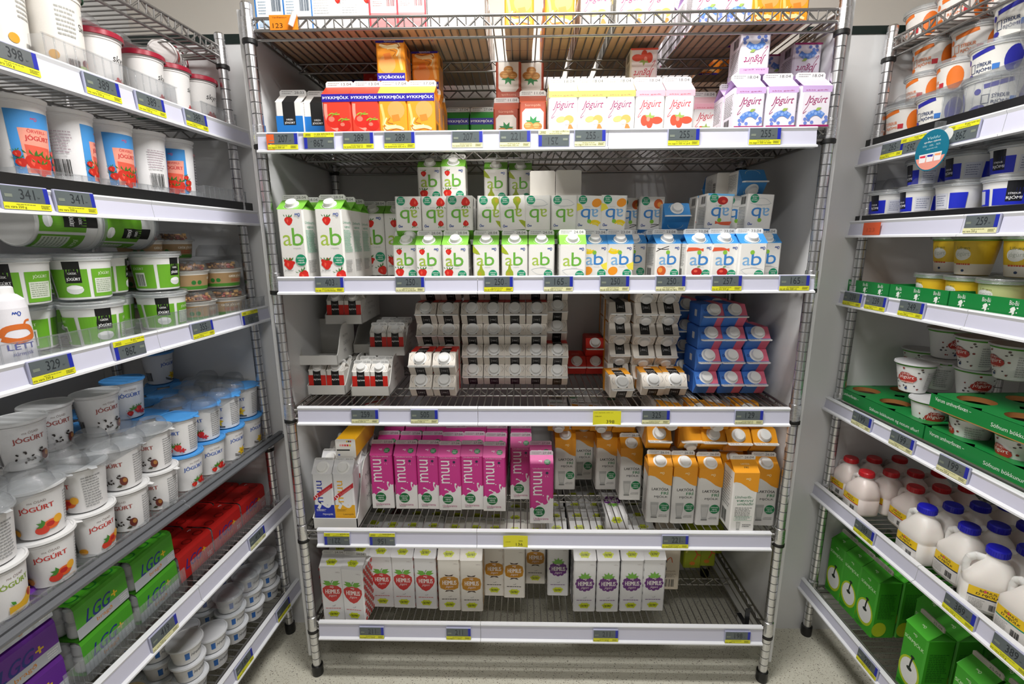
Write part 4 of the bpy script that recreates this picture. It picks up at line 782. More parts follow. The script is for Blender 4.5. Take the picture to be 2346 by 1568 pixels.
cup('grn', 'yogurt_tub', 'tub', .042, .050, .082, 'E9E9E7', green, ('snap', 'clearlid'))
cup('grb', 'yogurt_tub', 'tub', .050, .058, .130, 'E9E9E7', green, ('snap', 'clearlid'))
def gris(A, H):
    A.rect(-13, .35, 13, H*.80, 'A98A62', 40); A.rect(-13, .35, 13, H*.24, '4A8A2E', 40); A.t('GRÍSK JÓGÚRT', -2.4, H*.52, 2.4, H*.70, 'F2EADA'); A.lines(-1.8, H*.30, 1.8, H*.48, 2, 'C0402E'); A.bar(3, H*.3, 4, H*.76); A.ell(-5, H*.42, .55, .55, '2E7A32'); A.ell(-6.4, H*.42, .55, .55, '2E7A32')
cup('gra', 'yogurt_tub', 'tub', .041, .049, .050, 'E6E2DA', gris, ('dome', 'clear'), None, ('granola', granola_mesh))
def jogc(A, H, k):
    c = {'van': '3A62B8', 'str': '3A62B8', 'bean': 'A8504A', 'fru': 'CC3A34', 'mel': '8FAE3A'}[k]
    A.t('ms ÓSAÐ', -1.1, H*.75, 1.2, H*.81, '9A8A84'); A.t('JÓGÚRT', -2.5, H*.56, 2.1, H*.71, c, 0, 0); A.lines(4, 1, 7, H*.8, 12, 'A0A0A2'); A.bar(-7.2, 1.2, -5, 3.8); A.lines(-8.8, .8, -7.4, H*.8, 12, 'A0A0A2', 4)
    if k == 'van': [A.leaf(.6, 2.3, 1.5, a, 'E9C21C') for a in (.2, 1.2, 2.2, 3.2, 4.3, 5.3)]; A.ell(.6, 2.3, .35, .35, 'C98A1A'); [A.stroke([(-1.6, 2-.4*i), (.2, 1.1-.3*i), (2.2, .9-.2*i)], .18, '26201A') for i in range(2)]; A.stroke([(1.2, 3.4), (1.9, 3.6)], .3, '3A4AA8')
    if k == 'str': A.straw(1.2, 2.2, 1.0); A.straw(-.6, 1.5, .7); [A.leaf(.2, 2.3, 1.1, a, '4E8A2E') for a in (.8, 1.7, 2.6)]; A.berry(2.2, 1.4, .7, 'CC2A30', 5)
    if k == 'bean':
        rr = random.Random(2)
        for i in range(15): A.ell(-2.6+rr.random()*4, 1.3+rr.random()*2.4, .26, .17, '2E241E', 8, rr.random()*3)
        A.ell(1.9, 2.2, .7, 1.0, '6A2A22'); A.ell(2.1, 2.4, .35, .5, 'B0783A'); A.leaf(1.6, 1.3, 1.2, 3.4, '3A3A22')
    if k == 'fru': A.ell(1.4, 2.4, 1.2, .95, 'E9662A'); A.ell(1.2, 2.5, .6, .5, 'C42A28'); A.ell(0, 1.7, 1, .8, 'D8402E'); A.ell(2.4, 3, .7, .8, 'F0B030'); [A.leaf(.4, 2.6, 1.2, a, '4A8A36') for a in (1.8, 2.6, 3.4)]; A.ell(-4, 1.6, .8, .7, 'E09A2A')
    if k == 'mel': A.stroke([(-1.5, 1.4), (.2, 1.4), (1.7, 2.3), (2.4, 3.4)], 1.5, 'E8B52A'); A.ell(1.9, 2.9, .5, .7, 'B83A22'); A.leaf(-.5, 2.2, 1.1, 2.2)
for k_, l_ in (('van', '4E9BE0'), ('str', '4E9BE0'), ('bean', 'DCDCDC'), ('fru', 'E2E2E2'), ('mel', 'E2E2E2')):
    cup('j_'+k_, 'yogurt_cup', 'cup', .031, .0405, .094, 'E9E8E8', (lambda k_: lambda A, H: jogc(A, H, k_))(k_), ('foil', l_))
cup('hm', 'milk_cup', 'cup', .030, .038, .050, 'DEDEDE', lambda A, H: (A.t('Hreinmjólk', -2.2, H*.35, 2.2, H*.6, '3A3A40', .2), A.rect(-3.6, H*.3, -2.6, H*.7, '2A6AB8', 2)), ('foil', 'D4D6DA'))
cup('yl', 'dessert_cup', 'cup', .033, .041, .070, 'C9A84A', lambda A, H: (A.rect(-12, 1, 12, H*.35, 'E4DCC4', 30), A.lines(-2, H*.5, 2, H*.8, 3, '8A6A2A')), ('snap', 'clearlid'))
def oran(A, H, o, t2):
    A.ell(-3.2, H*.62, .62, .62, o); A.stroke([(-2.2, H*.74), (-.2, H*.78), (2.2, H*.86)], .9, o); A.ell(-3.4, H*.12, 1.7, .7, o, 16, .2)
    A.stroke([(-2.4, H*.25), (-2.4, H*.5), (-1.2, H*.5), (-1.2, H*.25), (-2.4, H*.25)], .18, t2); A.t('SÝRÐUR', -.8, H*.38, 2.0, H*.52, t2); A.t('RJÓMI', -.8, H*.2, 2.0, H*.34, t2); A.ell(5.6, H*.45, 1.6, H*.38, o, 20); A.rect(2.2, H*.22, 3.4, H*.38, '3A7ACC' if o[0] == '2' else 'C8303A', 2)
    A.ell(10.5, H*.45, 1.4, H*.33, o, 18); A.ell(-7.8, H*.4, 1.5, H*.34, o, 18)
cup('so', 'sour_cream_tub', 'tub', .037, .045, .068, 'EDE9E4', lambda A, H: oran(A, H, 'EE7A26', 'E88A5A'), ('snap', 'clearlid'))
cup('sb', 'sour_cream_tub', 'tub', .044, .053, .068, 'EAE8E2', lambda A, H: oran(A, H, '2A2CA0', '30406A'), ('snap', 'clearlid'))
def rjo(A, H): A.rect(-3.4, .5, 3.0, H*.66, '1E2EC8', 14); A.rect(-1.2, H*.2, 1.4, H*.9, '14161E', 6); A.t('SÝRÐUR', -.9, H*.44, 1.0, H*.52, 'E8E8EE'); A.t('RJÓMI', -1.1, H*.25, 1.3, H*.4, 'F4F4F8'); A.rect(3.6, .5, 6.6, H*.66, 'D8DAE4', 6); A.lines(3.9, 1, 6.3, H*.6, 5, '8A90A8'); A.rect(7, .5, 10, H*.66, '1E2EC8', 6); A.rect(-9, .5, -4, H*.66, '1E2EC8', 10); A.rect(-7, .8, -5, H*.6, 'D0D4E0', 4)
cup('rj', 'sour_cream_tub', 'tub', .039, .047, .058, 'E8E8E6', rjo, ('snap', 'clearlid'))
def bio(A, H, c1, c2): A.rect(-12, H*.12, 12, H*.84, c1, 40); A.rect(-12, 0.1, 12, H*.3, c2, 40); A.ell(-.2, H*.55, 1.7, H*.16, 'E9EAE4', 16); A.t('Lífræn', -1.2, H*.68, 1.2, H*.76, '7A7A3A'); A.t('jógúrt', -1.5, H*.48, 1.3, H*.62, 'B8BEB0'); A.lines(-1.5, H*.24, 1.7, H*.34, 1, 'D2562A'); A.ell(.2, H*.12, .35, .3, '223A6A')
cup('bi', 'yogurt_cup', 'cup', .032, .039, .060, 'D9B838', lambda A, H: bio(A, H, 'E4BE2C', 'E2E0C4'), ('snap', 'clearlid'), '4E9A3A')
cup('bg', 'yogurt_cup', 'cup', .036, .043, .060, 'C4CC8A', lambda A, H: bio(A, H, 'C2CC8C', 'D8DCB8'), ('snap', 'clearlid'), '5E9A4A')
cup('bt', 'yogurt_cup', 'cup', .030, .042, .085, 'E4BE2C', lambda A, H: bio(A, H, 'E4BE2C', 'E8E2D8'), ('snap', 'clearlid'), '6E9A3A')
def rjog(A, H):
    rr = random.Random(4)
    for i in range(22): A.ell(-3.4+rr.random()*6.8, .6+rr.random()*(H*.8), .14+rr.random()*.16, .14+rr.random()*.12, ('8A2E26', '5A4A46', '3A3A40')[i % 3], 7)
    A.ell(0, H*.5, 2.1, H*.15, 'B8342C', 16); A.ell(-.3, H*.62, 1.2, H*.08, 'A8403A'); A.t('jógúrt', -1.6, H*.46, 1.5, H*.60, 'F8F4F0', .15); A.t('Lífræn', -1.0, H*.62, .8, H*.69, 'F0D8D0', .1); A.lines(-1.2, H*.34, 1.6, H*.42, 1, 'E8B8A8'); A.ell(0, H*.16, .32, .32, '22386A'); A.lines(4, 1, 7, H*.75, 9, 'A4A4A4')
cup('bj', 'yogurt_cup', 'cup', .028, .042, .078, 'E4E4E2', rjog, ('foil', 'C8C8CA'), '5EA83E')

# clear plastic: moulded trays, fences and sheets
def clear_tray(M, w, d, h, cols, label, group=None, name='plastic_tray'):
    mb = MB(); t = .001
    mb.box(-w/2, 0, 0, w/2, d, t, 'clear')
    for s in (0, d-t): mb.box(-w/2, s, t, w/2, s+t, h, 'clear')
    for s in (-w/2, w/2-t): mb.box(s, t, t, s+t, d-t, h, 'clear')
    n = int(w/.018)
    for i in range(n+1): x = -w/2+w*i/n; mb.cyl((x, -.0005, .002), (x, -.0005, h), .0013, 'clear', 5)
    mb.box(-w/2-.003, -.003, h-.001, w/2+.003, .001, h+.001, 'clear')
    r_ = root(name, M, label, 'plastic tray', group); link('tray_body', mb.mesh('tray_body'), r_)
def clear_mould(M, nx, ny, p, rr, h, label, group=None):
    mb = MB(); w, d = nx*p, ny*p; mb.box(-w/2, -d/2, 0, w/2, d/2, .0008, 'clear')
    for i in range(nx):
        for j in range(ny):
            mb.lathe([(rr, .001, 'clear'), (rr*.92, h*.6, 'clear'), (rr*.7, h, 'clear'), (0, h, None)], 20, T(-w/2+p*(i+.5), -d/2+p*(j+.5), 0))
    r_ = root('plastic_tray', M, label, 'plastic tray', group); link('moulded_sheet', mb.mesh('moulded_sheet'), r_)

# ---- left rack, upper shelves
z = SZ['L1']
tubp('big', 'L', 11, 515, 530, .06, z, 'large white skyr tub with fruit print at the top left', 'large skyr tubs', rz=-.3)
tubp('big', 'L', 11, 120, 400, .06, z, 'large skyr tub at the very left edge, behind clear plastic', 'large skyr tubs', rz=.4)
q = spot('L', 11, 640, 300, .15)
OCC += [('L', q+.02*i, .15, .044, z, z+.1) for i in range(8)]
tubp('big', 'L', 11, 640, 300, .15, z+.049, 'large skyr tub lying down, green lid showing behind the fruit one', None, rz=0, tilt=Ry(PI/2))
for i, (x, y, dl, zz) in enumerate(((1755, 1000, .05, 0), (1548, 960, .06, 0), (1300, 880, .06, 0), (890, 660, .06, 0), (1080, 760, .08, 0), (1420, 850, .14, 0), (1180, 760, .16, 0), (960, 640, .17, 0))):
    tubp('sky', 'L', 11, x, y, dl, z, 'white skyr tub with red lid on the upper left shelf, ' + ['rightmost, berries facing out', 'second from right', 'third from right, behind plastic', 'leftmost, behind plastic', 'between two others, behind plastic', 'behind the second', 'behind the third', 'far back left'][i], 'red-lidded skyr tubs', rz=(-.15, .5, .3, .2, .6, .1, .9, .3)[i])
q = spot('L', 11, 1500, 600, .09); tub('sky', 'L', q-.03, .09, z+.108+.049, 'white skyr tub lying on its side on two others, red lid outward', None, rz=.55, tilt=Ry(PI/2-.1))
clear_mould(rackM('L', spot('L', 11, 1090, 640, .05), .07, z+.118, .1) @ Rx(.10), 3, 1, .085, .036, .02, 'clear plastic sheet over the red-lidded skyr tubs')
clear_tray(rackM('L', spot('L', 11, 1100, 900, .0), .004, z), .30, .17, .05, 3, 'clear plastic tray under the red-lidded skyr tubs')
clear_tray(rackM('L', -.02, .004, z), .16, .17, .042, 3, 'clear plastic tray at the right end, under skyr tubs')
clear_mould(rackM('L', spot('L', 11, 130, 400, .02), .05, z+.155, .2) @ Rx(-.1), 2, 1, .09, .04, .03, 'clear plastic lid sheet at the top left edge')
z = SZ['L2']
for i, (x, y, rz) in enumerate(((200, 715, .0), (580, 760, .85), (925, 795, .0), (1230, 825, 1.6), (1488, 855, -.95))):
    t_ = spot('L', 12, x, y, .06)
    for r in range(3): tub('swt', 'L', t_, .05+r*.088, z+.004, f'white tub with blue strawberry print, {nth(i+1, 5)} in front' if r == 0 else f'white tub with blue print, {ROWN[r]} behind the {nth(i+1, 5)} front tub', 'strawberry yogurt tubs', rz=rz if r == 0 else None)
tub('rj', 'L', -.02, .2, z+.004, 'small plain white tub far right behind the strawberry tubs', None, rz=2.4)
for i, t_ in enumerate((-.47, -.245, -.03)): clear_tray(rackM('L', t_, .002, z), .205, .26, .032 if i == 2 else .014, 3, f'clear plastic tray under the strawberry tubs, {["left","middle","right, partly empty"][i]}')
# ---- left rack, green tubs and granola cups
z = SZ['L3']
for i, (x, y, dl, rz) in enumerate(((1388, 920, .05, -1.0), (1135, 900, .10, .9), (825, 1050, .04, -.6), (450, 1000, .09, .9), (120, 1130, .12, 0))):
    tubp('grn', 'L', 13, x, y, dl, z, f'white tub with green band, lower layer, {nth(5-i, 5)}', 'green-banded yogurt tubs', rz=rz)
for i, (x, y, dl, rz) in enumerate(((1330, 605, .06, -.1), (1040, 615, .09, .5), (770, 650, .06, -1.2), (395, 695, .07, -1.2), (80, 690, .09, .3))):
    tubp('grn', 'L', 13, x, y, dl, z+.0905, f'white tub with green band, upper layer, {nth(5-i, 5)}', 'green-banded yogurt tubs', rz=rz)
for i, t_ in enumerate((-.28, -.38, -.48, -.58)):
    for l in range(2): tub('grn', 'L', t_, .20+.02*(i % 2), z+l*.0905, f'white tub with green band in the rear row, {["lower","upper"][l]} layer, {nth(4-i, 4)}', 'green-banded yogurt tubs')
for i, x in enumerate((500, 780)):
    t_ = spot('L', 13, 500, 190, .12)+.136*i; tub('grb', 'L', t_-.075, .13, z+.181+.062, f'large white and green tub lying on the upright ones, {["left","right"][i]}', 'lying green-banded tubs', rz=0, tilt=Ry(PI/2) @ Rz((-.1, .35)[i]))
def kefir():
    M = rackM('L', spot('L', 13, 130, 1230, .02), .025, z, -.2); r_ = root('yogurt_drink_bottle', M, 'white drink bottle with orange splash print at the left edge', 'bottle')
    mb = MB(); mb.lathe([(0, 0, 'ECEAF0'), (.028, 0, 'ECEAF0'), (.032, .006, 'ECEAF0'), (.032, .095, 'ECEAF0'), (.030, .108, 'ECEAF0'), (.022, .116, 'ECEAF0'), (.018, .118, None)], 30)
    A = Art(.01); A.ms(.2, 8.6, .6, '2A4AA8'); A.stroke([(-2.4, 5), (-1.6, 6.2), (0, 6.5), (1.6, 6.2), (2.2, 5.0), (1.2, 4.4), (-.5, 4.2), (-2.2, 4.8)], .9, 'D8702E'); A.stroke([(.8, 6.4), (1.2, 7.3), (2, 7.4)], .35, 'D8702E'); A.t('LÉTT', -1.8, 2.8, 1.9, 4.0, '3A48A8'); A.t('súrmjólk', -1.3, 1.6, 1.5, 2.4, '5A60B0', .2)
    mb.art(A, lambda x, y, o: ((.0321+o)*math.sin(x/.032), -(.0321+o)*math.cos(x/.032), y), .0045); link('bottle_body', mb.mesh('bottle_body'), r_)
    mb = MB(); mb.lathe([(.019, .116, 'F2F2F2'), (.019, .128, 'F2F2F2'), (.017, .130, 'F2F2F2'), (0, .130, None)], 24); link('cap', mb.mesh('cap'), r_)
kefir()
for i, (x, y, dl) in enumerate(((1915, 850, .035), (1655, 870, .05), (2090, 815, .03))): tubp('gra', 'L', 13, x, y, dl, z, f'brown-sleeved greek yogurt cup with granola lid, bottom layer, {["middle","left","right"][i]}', 'granola yogurt cups', rz=(-.7, .3, .9)[i])
for i, (x, y, dl) in enumerate(((1880, 655, .04), (1630, 660, .06), (2080, 620, .045))): tubp('gra', 'L', 13, x, y, dl, z+.0775, f'brown-sleeved greek yogurt cup with granola lid, middle layer, {["middle","left","right"][i]}', 'granola yogurt cups', rz=(-.05, .8, -.1)[i])
for i, t_ in enumerate((-.19, -.09, .0)):
    for l in range(3): tub('gra', 'L', t_, .155, z+.0775*l, f'granola-topped yogurt cup in the rear row, {["bottom","middle","top"][l]} layer, {["left","middle","right"][i]}', 'granola yogurt cups')
clear_tray(rackM('L', -.04, -.018, z-.002), .20, .11, .042, 3, 'clear plastic tray holding granola cups at the right end')
clear_tray(rackM('L', -.29, -.018, z-.002), .24, .13, .045, 3, 'clear plastic tray under the green-banded tubs, centre')
clear_tray(rackM('L', -.56, -.018, z-.002), .26, .13, .045, 3, 'clear plastic tray under the green-banded tubs, left end')
clear_mould(rackM('L', -.03, .05, z+.158, .0) @ T(0, 0, .004), 2, 1, .09, .036, .03, 'clear moulded sheet over the middle granola cups')
# ---- left rack, yogurt cups
z = SZ['L4']; kinds0 = ['j_van', 'j_van', 'j_str', 'j_str', 'j_bean', 'j_bean', 'j_fru', 'j_fru', 'j_mel', 'j_mel']
dsc = {'j_van': 'blue-lidded yogurt cup with vanilla print', 'j_str': 'blue-lidded yogurt cup with strawberry print', 'j_bean': 'white yogurt cup with coffee bean print', 'j_fru': 'white yogurt cup with peach print', 'j_mel': 'white yogurt cup with yellow melon print'}
rzs = [[-.1, -.2, -.5, -.3, -1.5, -1.2, -.2, -.6, .0, .1], [-1.5, -1.7, -1.6, -1.5, -1.4, -1.3, -1.9, -.7, -1.5, .2]]
for r in range(4):
    for i in range(10):
        t_ = -.034-.0845*i; kn = kinds0[i] if r == 0 else ('j_van' if i < 2 else 'j_str' if i < 5 else 'j_bean' if i < 8 else 'j_fru')
        for l in range(2):
            ft = 'front row' if r == 0 else ROWN[r]+' row'
            tub(kn, 'L', t_+(.01*(r % 2)), .038+r*.086, z+l*.0965, f'{dsc[kn]}, {ft}, {["lower","upper"][l]} layer, {nth(10-i, 10)}', 'yogurt cups on the left rack', rz=rzs[l][i] if r == 0 else random.uniform(-.6, .3))
for i, (kn, x, y, dl, rz) in enumerate((('j_str', 1020, 460, .15, -.5), ('j_van', 1480, 385, .30, 0), ('j_bean', 850, 830, .12, -.2), ('j_bean', 500, 570, .14, -.3), ('j_bean', 190, 680, .12, -.3))):
    tubp(kn, 'L', 14, x, y, dl, z+.193, dsc[kn] + f' on a third layer, {["below the yellow tag", "far right", "beside the clear sheet", "left of the tag", "leftmost"][i]}', 'third-layer cups', rz=rz)
for i, (t_, dl, l_, a) in enumerate(((-.16, .06, .19, .12), (-.46, .05, .193, .06), (-.66, .04, .193, -.1), (.0, .13, .19, .1))):
    clear_mould(rackM('L', t_, dl, z+l_+.006, .15) @ Rx(a), 3, 2, .075, .030, .022, f'crinkled clear plastic sheet lying over the yogurt cups, {["right part","left of centre","left end","far right corner"][i]}')
for i in range(4): clear_tray(rackM('L', -.09-.2*i, -.012, z-.001), .19, .12, .022, 3, f'low clear tray under the front yogurt cups, {nth(4-i, 4)}')
# ---- left rack, multipacks
z = SZ['L5']
def pack_meshes(c, dark, two):
    w_, d, h = .118, .078, .078; mb = MB(); e = .010
    ring_ = [(-d/2, .004), (-d/2, h-e), (-d/2+e*.3, h-e*.3), (-d/2+e, h), (d/2-e, h), (d/2-e*.3, h-e*.3), (d/2, h-e), (d/2, .004), (d/2-.004, 0), (-d/2+.004, 0)]; n = len(ring_)
    vs = [(x, y, z_) for x in (-w_/2, w_/2) for y, z_ in ring_]
    for i in range(n): mb.add(vs, [(i, (i+1) % n, n+(i+1) % n, n+i)], c)
    A = Art(.01); A.rect(-5.9, .3, 5.9, 2.6, 'B9BEC4' if two else c); A.t('LGG', -3.6, 2.6, 1.6, 5.2, '202E8A', .3); A.stroke([(2, 3.9), (3.4, 3.9)], .35, 'E8C020'); A.stroke([(2.7, 3.2), (2.7, 4.6)], .35, 'E8C020'); A.t('bragð', -1.8, .9, 1.8, 2.0, 'D88A2A'); A.lines(3.6, .8, 5.6, 2.2, 3, 'E8E8E8')
    mb.art(A, lambda x, y, o: (x, -d/2-o, y))
    A = Art(.01)
    for i in range(3): A.ell(-3.9+3.9*i, -1.7, 1.25, 1.25, dark); A.ell(-3.9+3.9*i, -1.7, .9, .9, c)
    A.ms(4.6, 1.2, .5, 'F0F0F0'); mb.art(A, lambda x, y, o: (x, y, h+o)); s1_ = mb.mesh('sleeve')
    mb = MB()
    for i in range(3):
        for j in range(2):
            mb.lathe([(0, .002, 'DADCDF'), (.016, .002, 'DADCDF'), (.0175, .006, 'DADCDF'), (.0175, .030, 'DADCDF'), (.014, .036, 'DADCDF'), (.0175, .044, 'DADCDF'), (.0165, .062, 'DADCDF'), (.011, .070, 'DADCDF'), (0, .070, None)], 14, T(-.0385+.0385*i, -.0185+.037*j, 0))
    return s1_, mb.mesh('bottles')
PKM = {}
def pack(c, t_, dl, z_, label, group, rz=0):
    key = c
    if key not in PKM: PKM[key] = pack_meshes(*{'red': ('C21E1A', '8A1210', False), 'green': ('4CA824', '1F7A2A', True), 'purple': ('6A2A9A', '4A1A70', True)}[c])
    r_ = root('drink_multipack', rackM('L', t_, dl+.039, z_, rz), label, 'multipack', group); link('sleeve', PKM[key][0], r_); link('bottles', PKM[key][1], r_)
for i, t_ in enumerate((-.055, -.178, -.301)):
    for r in range(4):
        for l in range(2 if r > 1 else 1): pack('red', t_, .035+r*.0815, z+l*.0795, f'red probiotic drink multipack, {["right","middle","left"][i]} file, {ROWN[r]} row' + (', stacked on top' if l else ''), 'red multipacks')
for i, t_ in enumerate((-.43, -.56)):
    for r in range(3):
        for l in range(2 if r == 0 or i else 1): pack('green', t_, .03+r*.0815, z+l*.0795, f'green probiotic drink multipack, {["right","left"][i]} file, {ROWN[r]} row, {["lower","upper"][l]}', 'green multipacks', .04)
for i, t_ in enumerate((-.70, -.83)):
    for r in range(3):
        for l in range(3): pack('purple', t_, .04+r*.0815, z+l*.0795, f'purple probiotic drink multipack, {["right","left"][i]} file, {ROWN[r]} row, {["bottom","middle","top"][l]}', 'purple multipacks', -.03)
for i, (t_, w_) in enumerate(((-.17, .36), (-.52, .3))): 
    mb = MB(); hgt = .058; mb.box(-w_/2, -.001, 0, w_/2, 0, hgt, 'clear')
    for k in range(int(w_/.008)): mb.cyl((-w_/2+k*.008, -.0015, 0), (-w_/2+k*.008, -.0015, hgt), .0007, 'clear', 4)
    r_ = root('shelf_fence', rackM('L', t_, .012, z), f'ribbed clear plastic shelf fence in front of the {["red","green"][i]} multipacks', 'shelf fence'); link('fence_panel', mb.mesh('fence_panel'), r_)
z = SZ['L6']
for i in range(5):
    for r in range(3):
        for l in range(3 if i != 3 else 2): tub('hm', 'L', -.03-.085*i, .045+r*.08, z+l*.0525, f'small white foil-lidded milk cup, {nth(5-i, 5)} file, {ROWN[r]} row, {["lowest","middle","top"][l]}', 'small milk cups', rz=.1)
for i in range(4):
    for r in range(2): tub('yl', 'L', -.46-.09*i, .05+r*.09, z, f'yellow dessert cup with clear lid, bottom left shelf, {nth(4-i, 4)}, {ROWN[r]} row', 'yellow dessert cups')
clear_mould(rackM('L', -.16, .06, z+.17, .1) @ Rx(.1), 3, 2, .08, .034, .02, 'clear moulded sheet over the small milk cups')
# ---------------- right rack ----------------
z = SZ['R0']
for i in range(4):
    for r in range(2): tubp('so', 'R', 16, 985+330*i, 215-120*i, .06, z, f'orange and white sour cream tub on the top right shelf, {nth(i+1, 4)}, {ROWN[r]}', 'tubs on the top right shelf') if r == 0 else tub('so', 'R', -.02-.1*i, .16, z, f'orange and white sour cream tub on the top right shelf, {nth(i+1, 4)}, second row', 'tubs on the top right shelf')
z = SZ['R1']; LP = .0745
L_ = [('so', 540, 1490, .045, 0, .0, 'far end'), ('so', 845, 1430, .045, 0, .3, 'second'), ('sb', 1245, 1330, .05, 0, .1, 'blue, third'), ('sb', 1800, 1200, .06, 0, .9, 'blue, fourth, behind clear plastic'), ('so', 975, 970, .085, 1, -.1, 'first'), ('so', 1345, 880, .085, 1, -.7, 'second, big orange dot'), ('sb', 1775, 760, .08, 1, .1, 'blue, third'), ('so', 1030, 680, .09, 2, .3, 'first'), ('so', 1400, 580, .10, 2, .4, 'second'), ('sb', 2120, 480, .09, 2, .2, 'blue, at the frame edge')]
for kn, x, y, dl, l, rz, d in L_:
    tubp(kn, 'R', 16, x, y-(0 if l == 0 else 0), dl, z+l*LP, f'sour cream tub on the upper right shelf, {["bottom","middle","top"][l]} layer, {d}', 'sour cream tubs', rz=rz)
for i, (t_, l) in enumerate(((.0, 0), (-.09, 0), (-.19, 0), (-.3, 0), (-.05, 1), (-.15, 1), (-.26, 1), (-.37, 1), (-.37, 0), (-.12, 2), (-.42, 2))):
    tub('so' if t_ > -.18 else 'sb', 'R', t_, .19, z+l*LP, f'sour cream tub in the rear row of the upper right shelf, {["bottom","middle","top"][l]} layer, {ORD[i+1]}', 'sour cream tubs')
clear_mould(rackM('R', -.25, .05, z+.074), 3, 1, .1, .038, -.05, 'clear moulded tray between tub layers, near the frame edge')
clear_mould(rackM('R', -.40, .05, z+.15), 2, 1, .1, .04, -.05, 'clear moulded tray, upper, at the frame edge')
clear_tray(rackM('R', -.32, -.012, z-.001), .22, .14, .055, 3, 'clear plastic tray holding the blue tubs, upper right shelf')
clear_mould(rackM('R', .0, .04, z+.078), 2, 1, .085, .035, .02, 'clear plastic lid above the far end orange tubs')
z = SZ['R2']
for i, (x, y, dl, rz) in enumerate(((290, 1130, .035, .0), (650, 1120, .04, 0), (1070, 1100, .04, -.25), (1545, 1070, .04, -1.2), (2070, 1030, .06, .9))):
    for r in range(2): tub('rj', 'R', spot('R', 17, x, y, dl), dl+r*.1, z, f'blue and black sour cream tub, lower layer, {nth(i+1, 5)}' + (', rear row' if r else ''), 'blue and black tubs', rz=rz if r == 0 else None)
for i, (x, y, dl, rz) in enumerate(((770, 840, .15, .1), (1180, 780, .06, -.3), (1660, 720, .07, -.2), (2110, 745, .08, .0))):
    tubp('rj', 'R', 17, x, y, dl, z+.0665, f'blue and black sour cream tub, upper layer, {nth(i+1, 4)}', 'blue and black tubs', rz=rz)
for i, (t_, l_, tl) in enumerate(((.03, .066, 0), (-.08, .066, 0), (-.26, .134, .1), (-.37, .134, -.05))): clear_mould(rackM('R', t_, .05, z+l_, 0) @ Rx(tl), 1 if i < 1 else 2, 1, .095, .034, .03, f'clear moulded sheet over the blue and black tubs, {nth(i+1, 4)}')
# green trays
def green_tray(M, w_, d, h, texts, holes, label, group):
    g = '12803A'; r_ = root('cardboard_tray', M, label, 'tray', group); mb = MB(); t = .002
    mb.box(-w_/2, 0, 0, w_/2, d, t, 'B07A48'); mb.box(-w_/2, 0, t, w_/2, t, h, g); mb.box(-w_/2, d-t, t, w_/2, d, h, g)
    for s in (-w_/2, w_/2-t): mb.box(s, t, t, s+t, d-t, h, g)
    if holes:
        nx, ny, rr = holes; px_, py = w_/nx, d/ny; n = 20
        for i in range(nx):
            for j in range(ny):
                cx, cy = -w_/2+px_*(i+.5), py*(j+.5); V = []; 
                for k in range(n):
                    a = 2*PI*k/n+PI/n; c_, s_ = math.cos(a), math.sin(a); m_ = min(px_/2/max(abs(c_), 1e-6), py/2/max(abs(s_), 1e-6))
                    V += [(cx+rr*c_, cy+rr*s_, h), (cx+m_*c_, cy+m_*s_, h)]
                mb.add(V, [(2*k, 2*k+1, (2*k+3) % (2*n), (2*k+2) % (2*n)) for k in range(n)], g)
                for sx in (-1, 1):
                    for sy in (-1, 1): mb.add([(cx+sx*px_/2, cy+sy*py/2, h), (cx+sx*px_*.36, cy+sy*py/2, h), (cx+sx*px_/2, cy+sy*py*.36, h)], [(0, 1, 2) if sx*sy > 0 else (0, 2, 1)], g)
                mb.lathe([(rr, h-.0005, 'B07A48'), (rr, h-.012, None)], n, T(cx, cy, 0))
    A = Art(.01)
    for tx, x0, y0, x1, y1 in texts: A.t(tx, x0, y0, x1, y1, 'E8ECE4')
    if not holes:
        for i in range(3): cx = w_*100*(-.33+.33*i); A.t('Bio-Bú', cx-.9, h*64, cx+.9, h*88, 'E8ECE4'); A.poly([(cx-.6, 1.6), (cx-.2, 2.0), (cx+.2, 2.1), (cx+.5, 1.6), (cx+.3, 1.2), (cx+.35, .7), (cx-.05, .4), (cx-.1, .9), (cx-.7, .8), (cx-.4, 1.2)], 'E8ECE4'); A.ell(cx+.8, 1.9, .18, .15, 'E8ECE4', 8); A.ell(cx+.75, 1.0, .14, .14, 'E8ECE4', 8)
    mb.art(A, lambda x, y, o: (x, -o, y)); link('tray_body', mb.mesh('tray_body'), r_)
z = SZ['R3']
for i, t_ in enumerate((-.048, -.222, -.396)): green_tray(rackM('R', t_, -.008, z), .170, .27, .037, (), None, f'green printed cardboard tray on the middle right shelf, {nth(i+1, 3)}', 'green printed trays')
for i, (kn, x, y, dl, l, d) in enumerate((('bi', 1295, 790, .055, 0, 'first low yellow'), ('bi', 1655, 830, .055, 0, 'second low yellow'), ('bg', 2085, 890, .055, 0, 'pale green, right of the yellow ones'), ('bt', 1480, 520, .12, 1, 'tall yellow, left'), ('bt', 1740, 550, .08, 1, 'tall yellow, middle'), ('bt', 2150, 545, .10, 1, 'tall yellow, right in shade'))):
    tubp(kn, 'R', 18, x, y, dl, z+.003+l*.0665, f'organic yogurt cup in green tray, {d}', 'organic cups in green trays', rz=.1*i-.2)
for i, t_ in enumerate((-.22, -.31, -.40)):
    for r in range(2): tub('bi', 'R', t_, .14+.083*r, z+.003, f'organic yellow yogurt cup in the rear of the green tray, {nth(i+1, 3)}, {ROWN[r+1]} row', 'organic cups in green trays')
z = SZ['R4']; TX = (('Verum umhverfisvæn –', -15, 2.0, -6, 2.9), ('Söfnum bökkunum og notum aftur!', -1.5, .8, 15, 1.9))
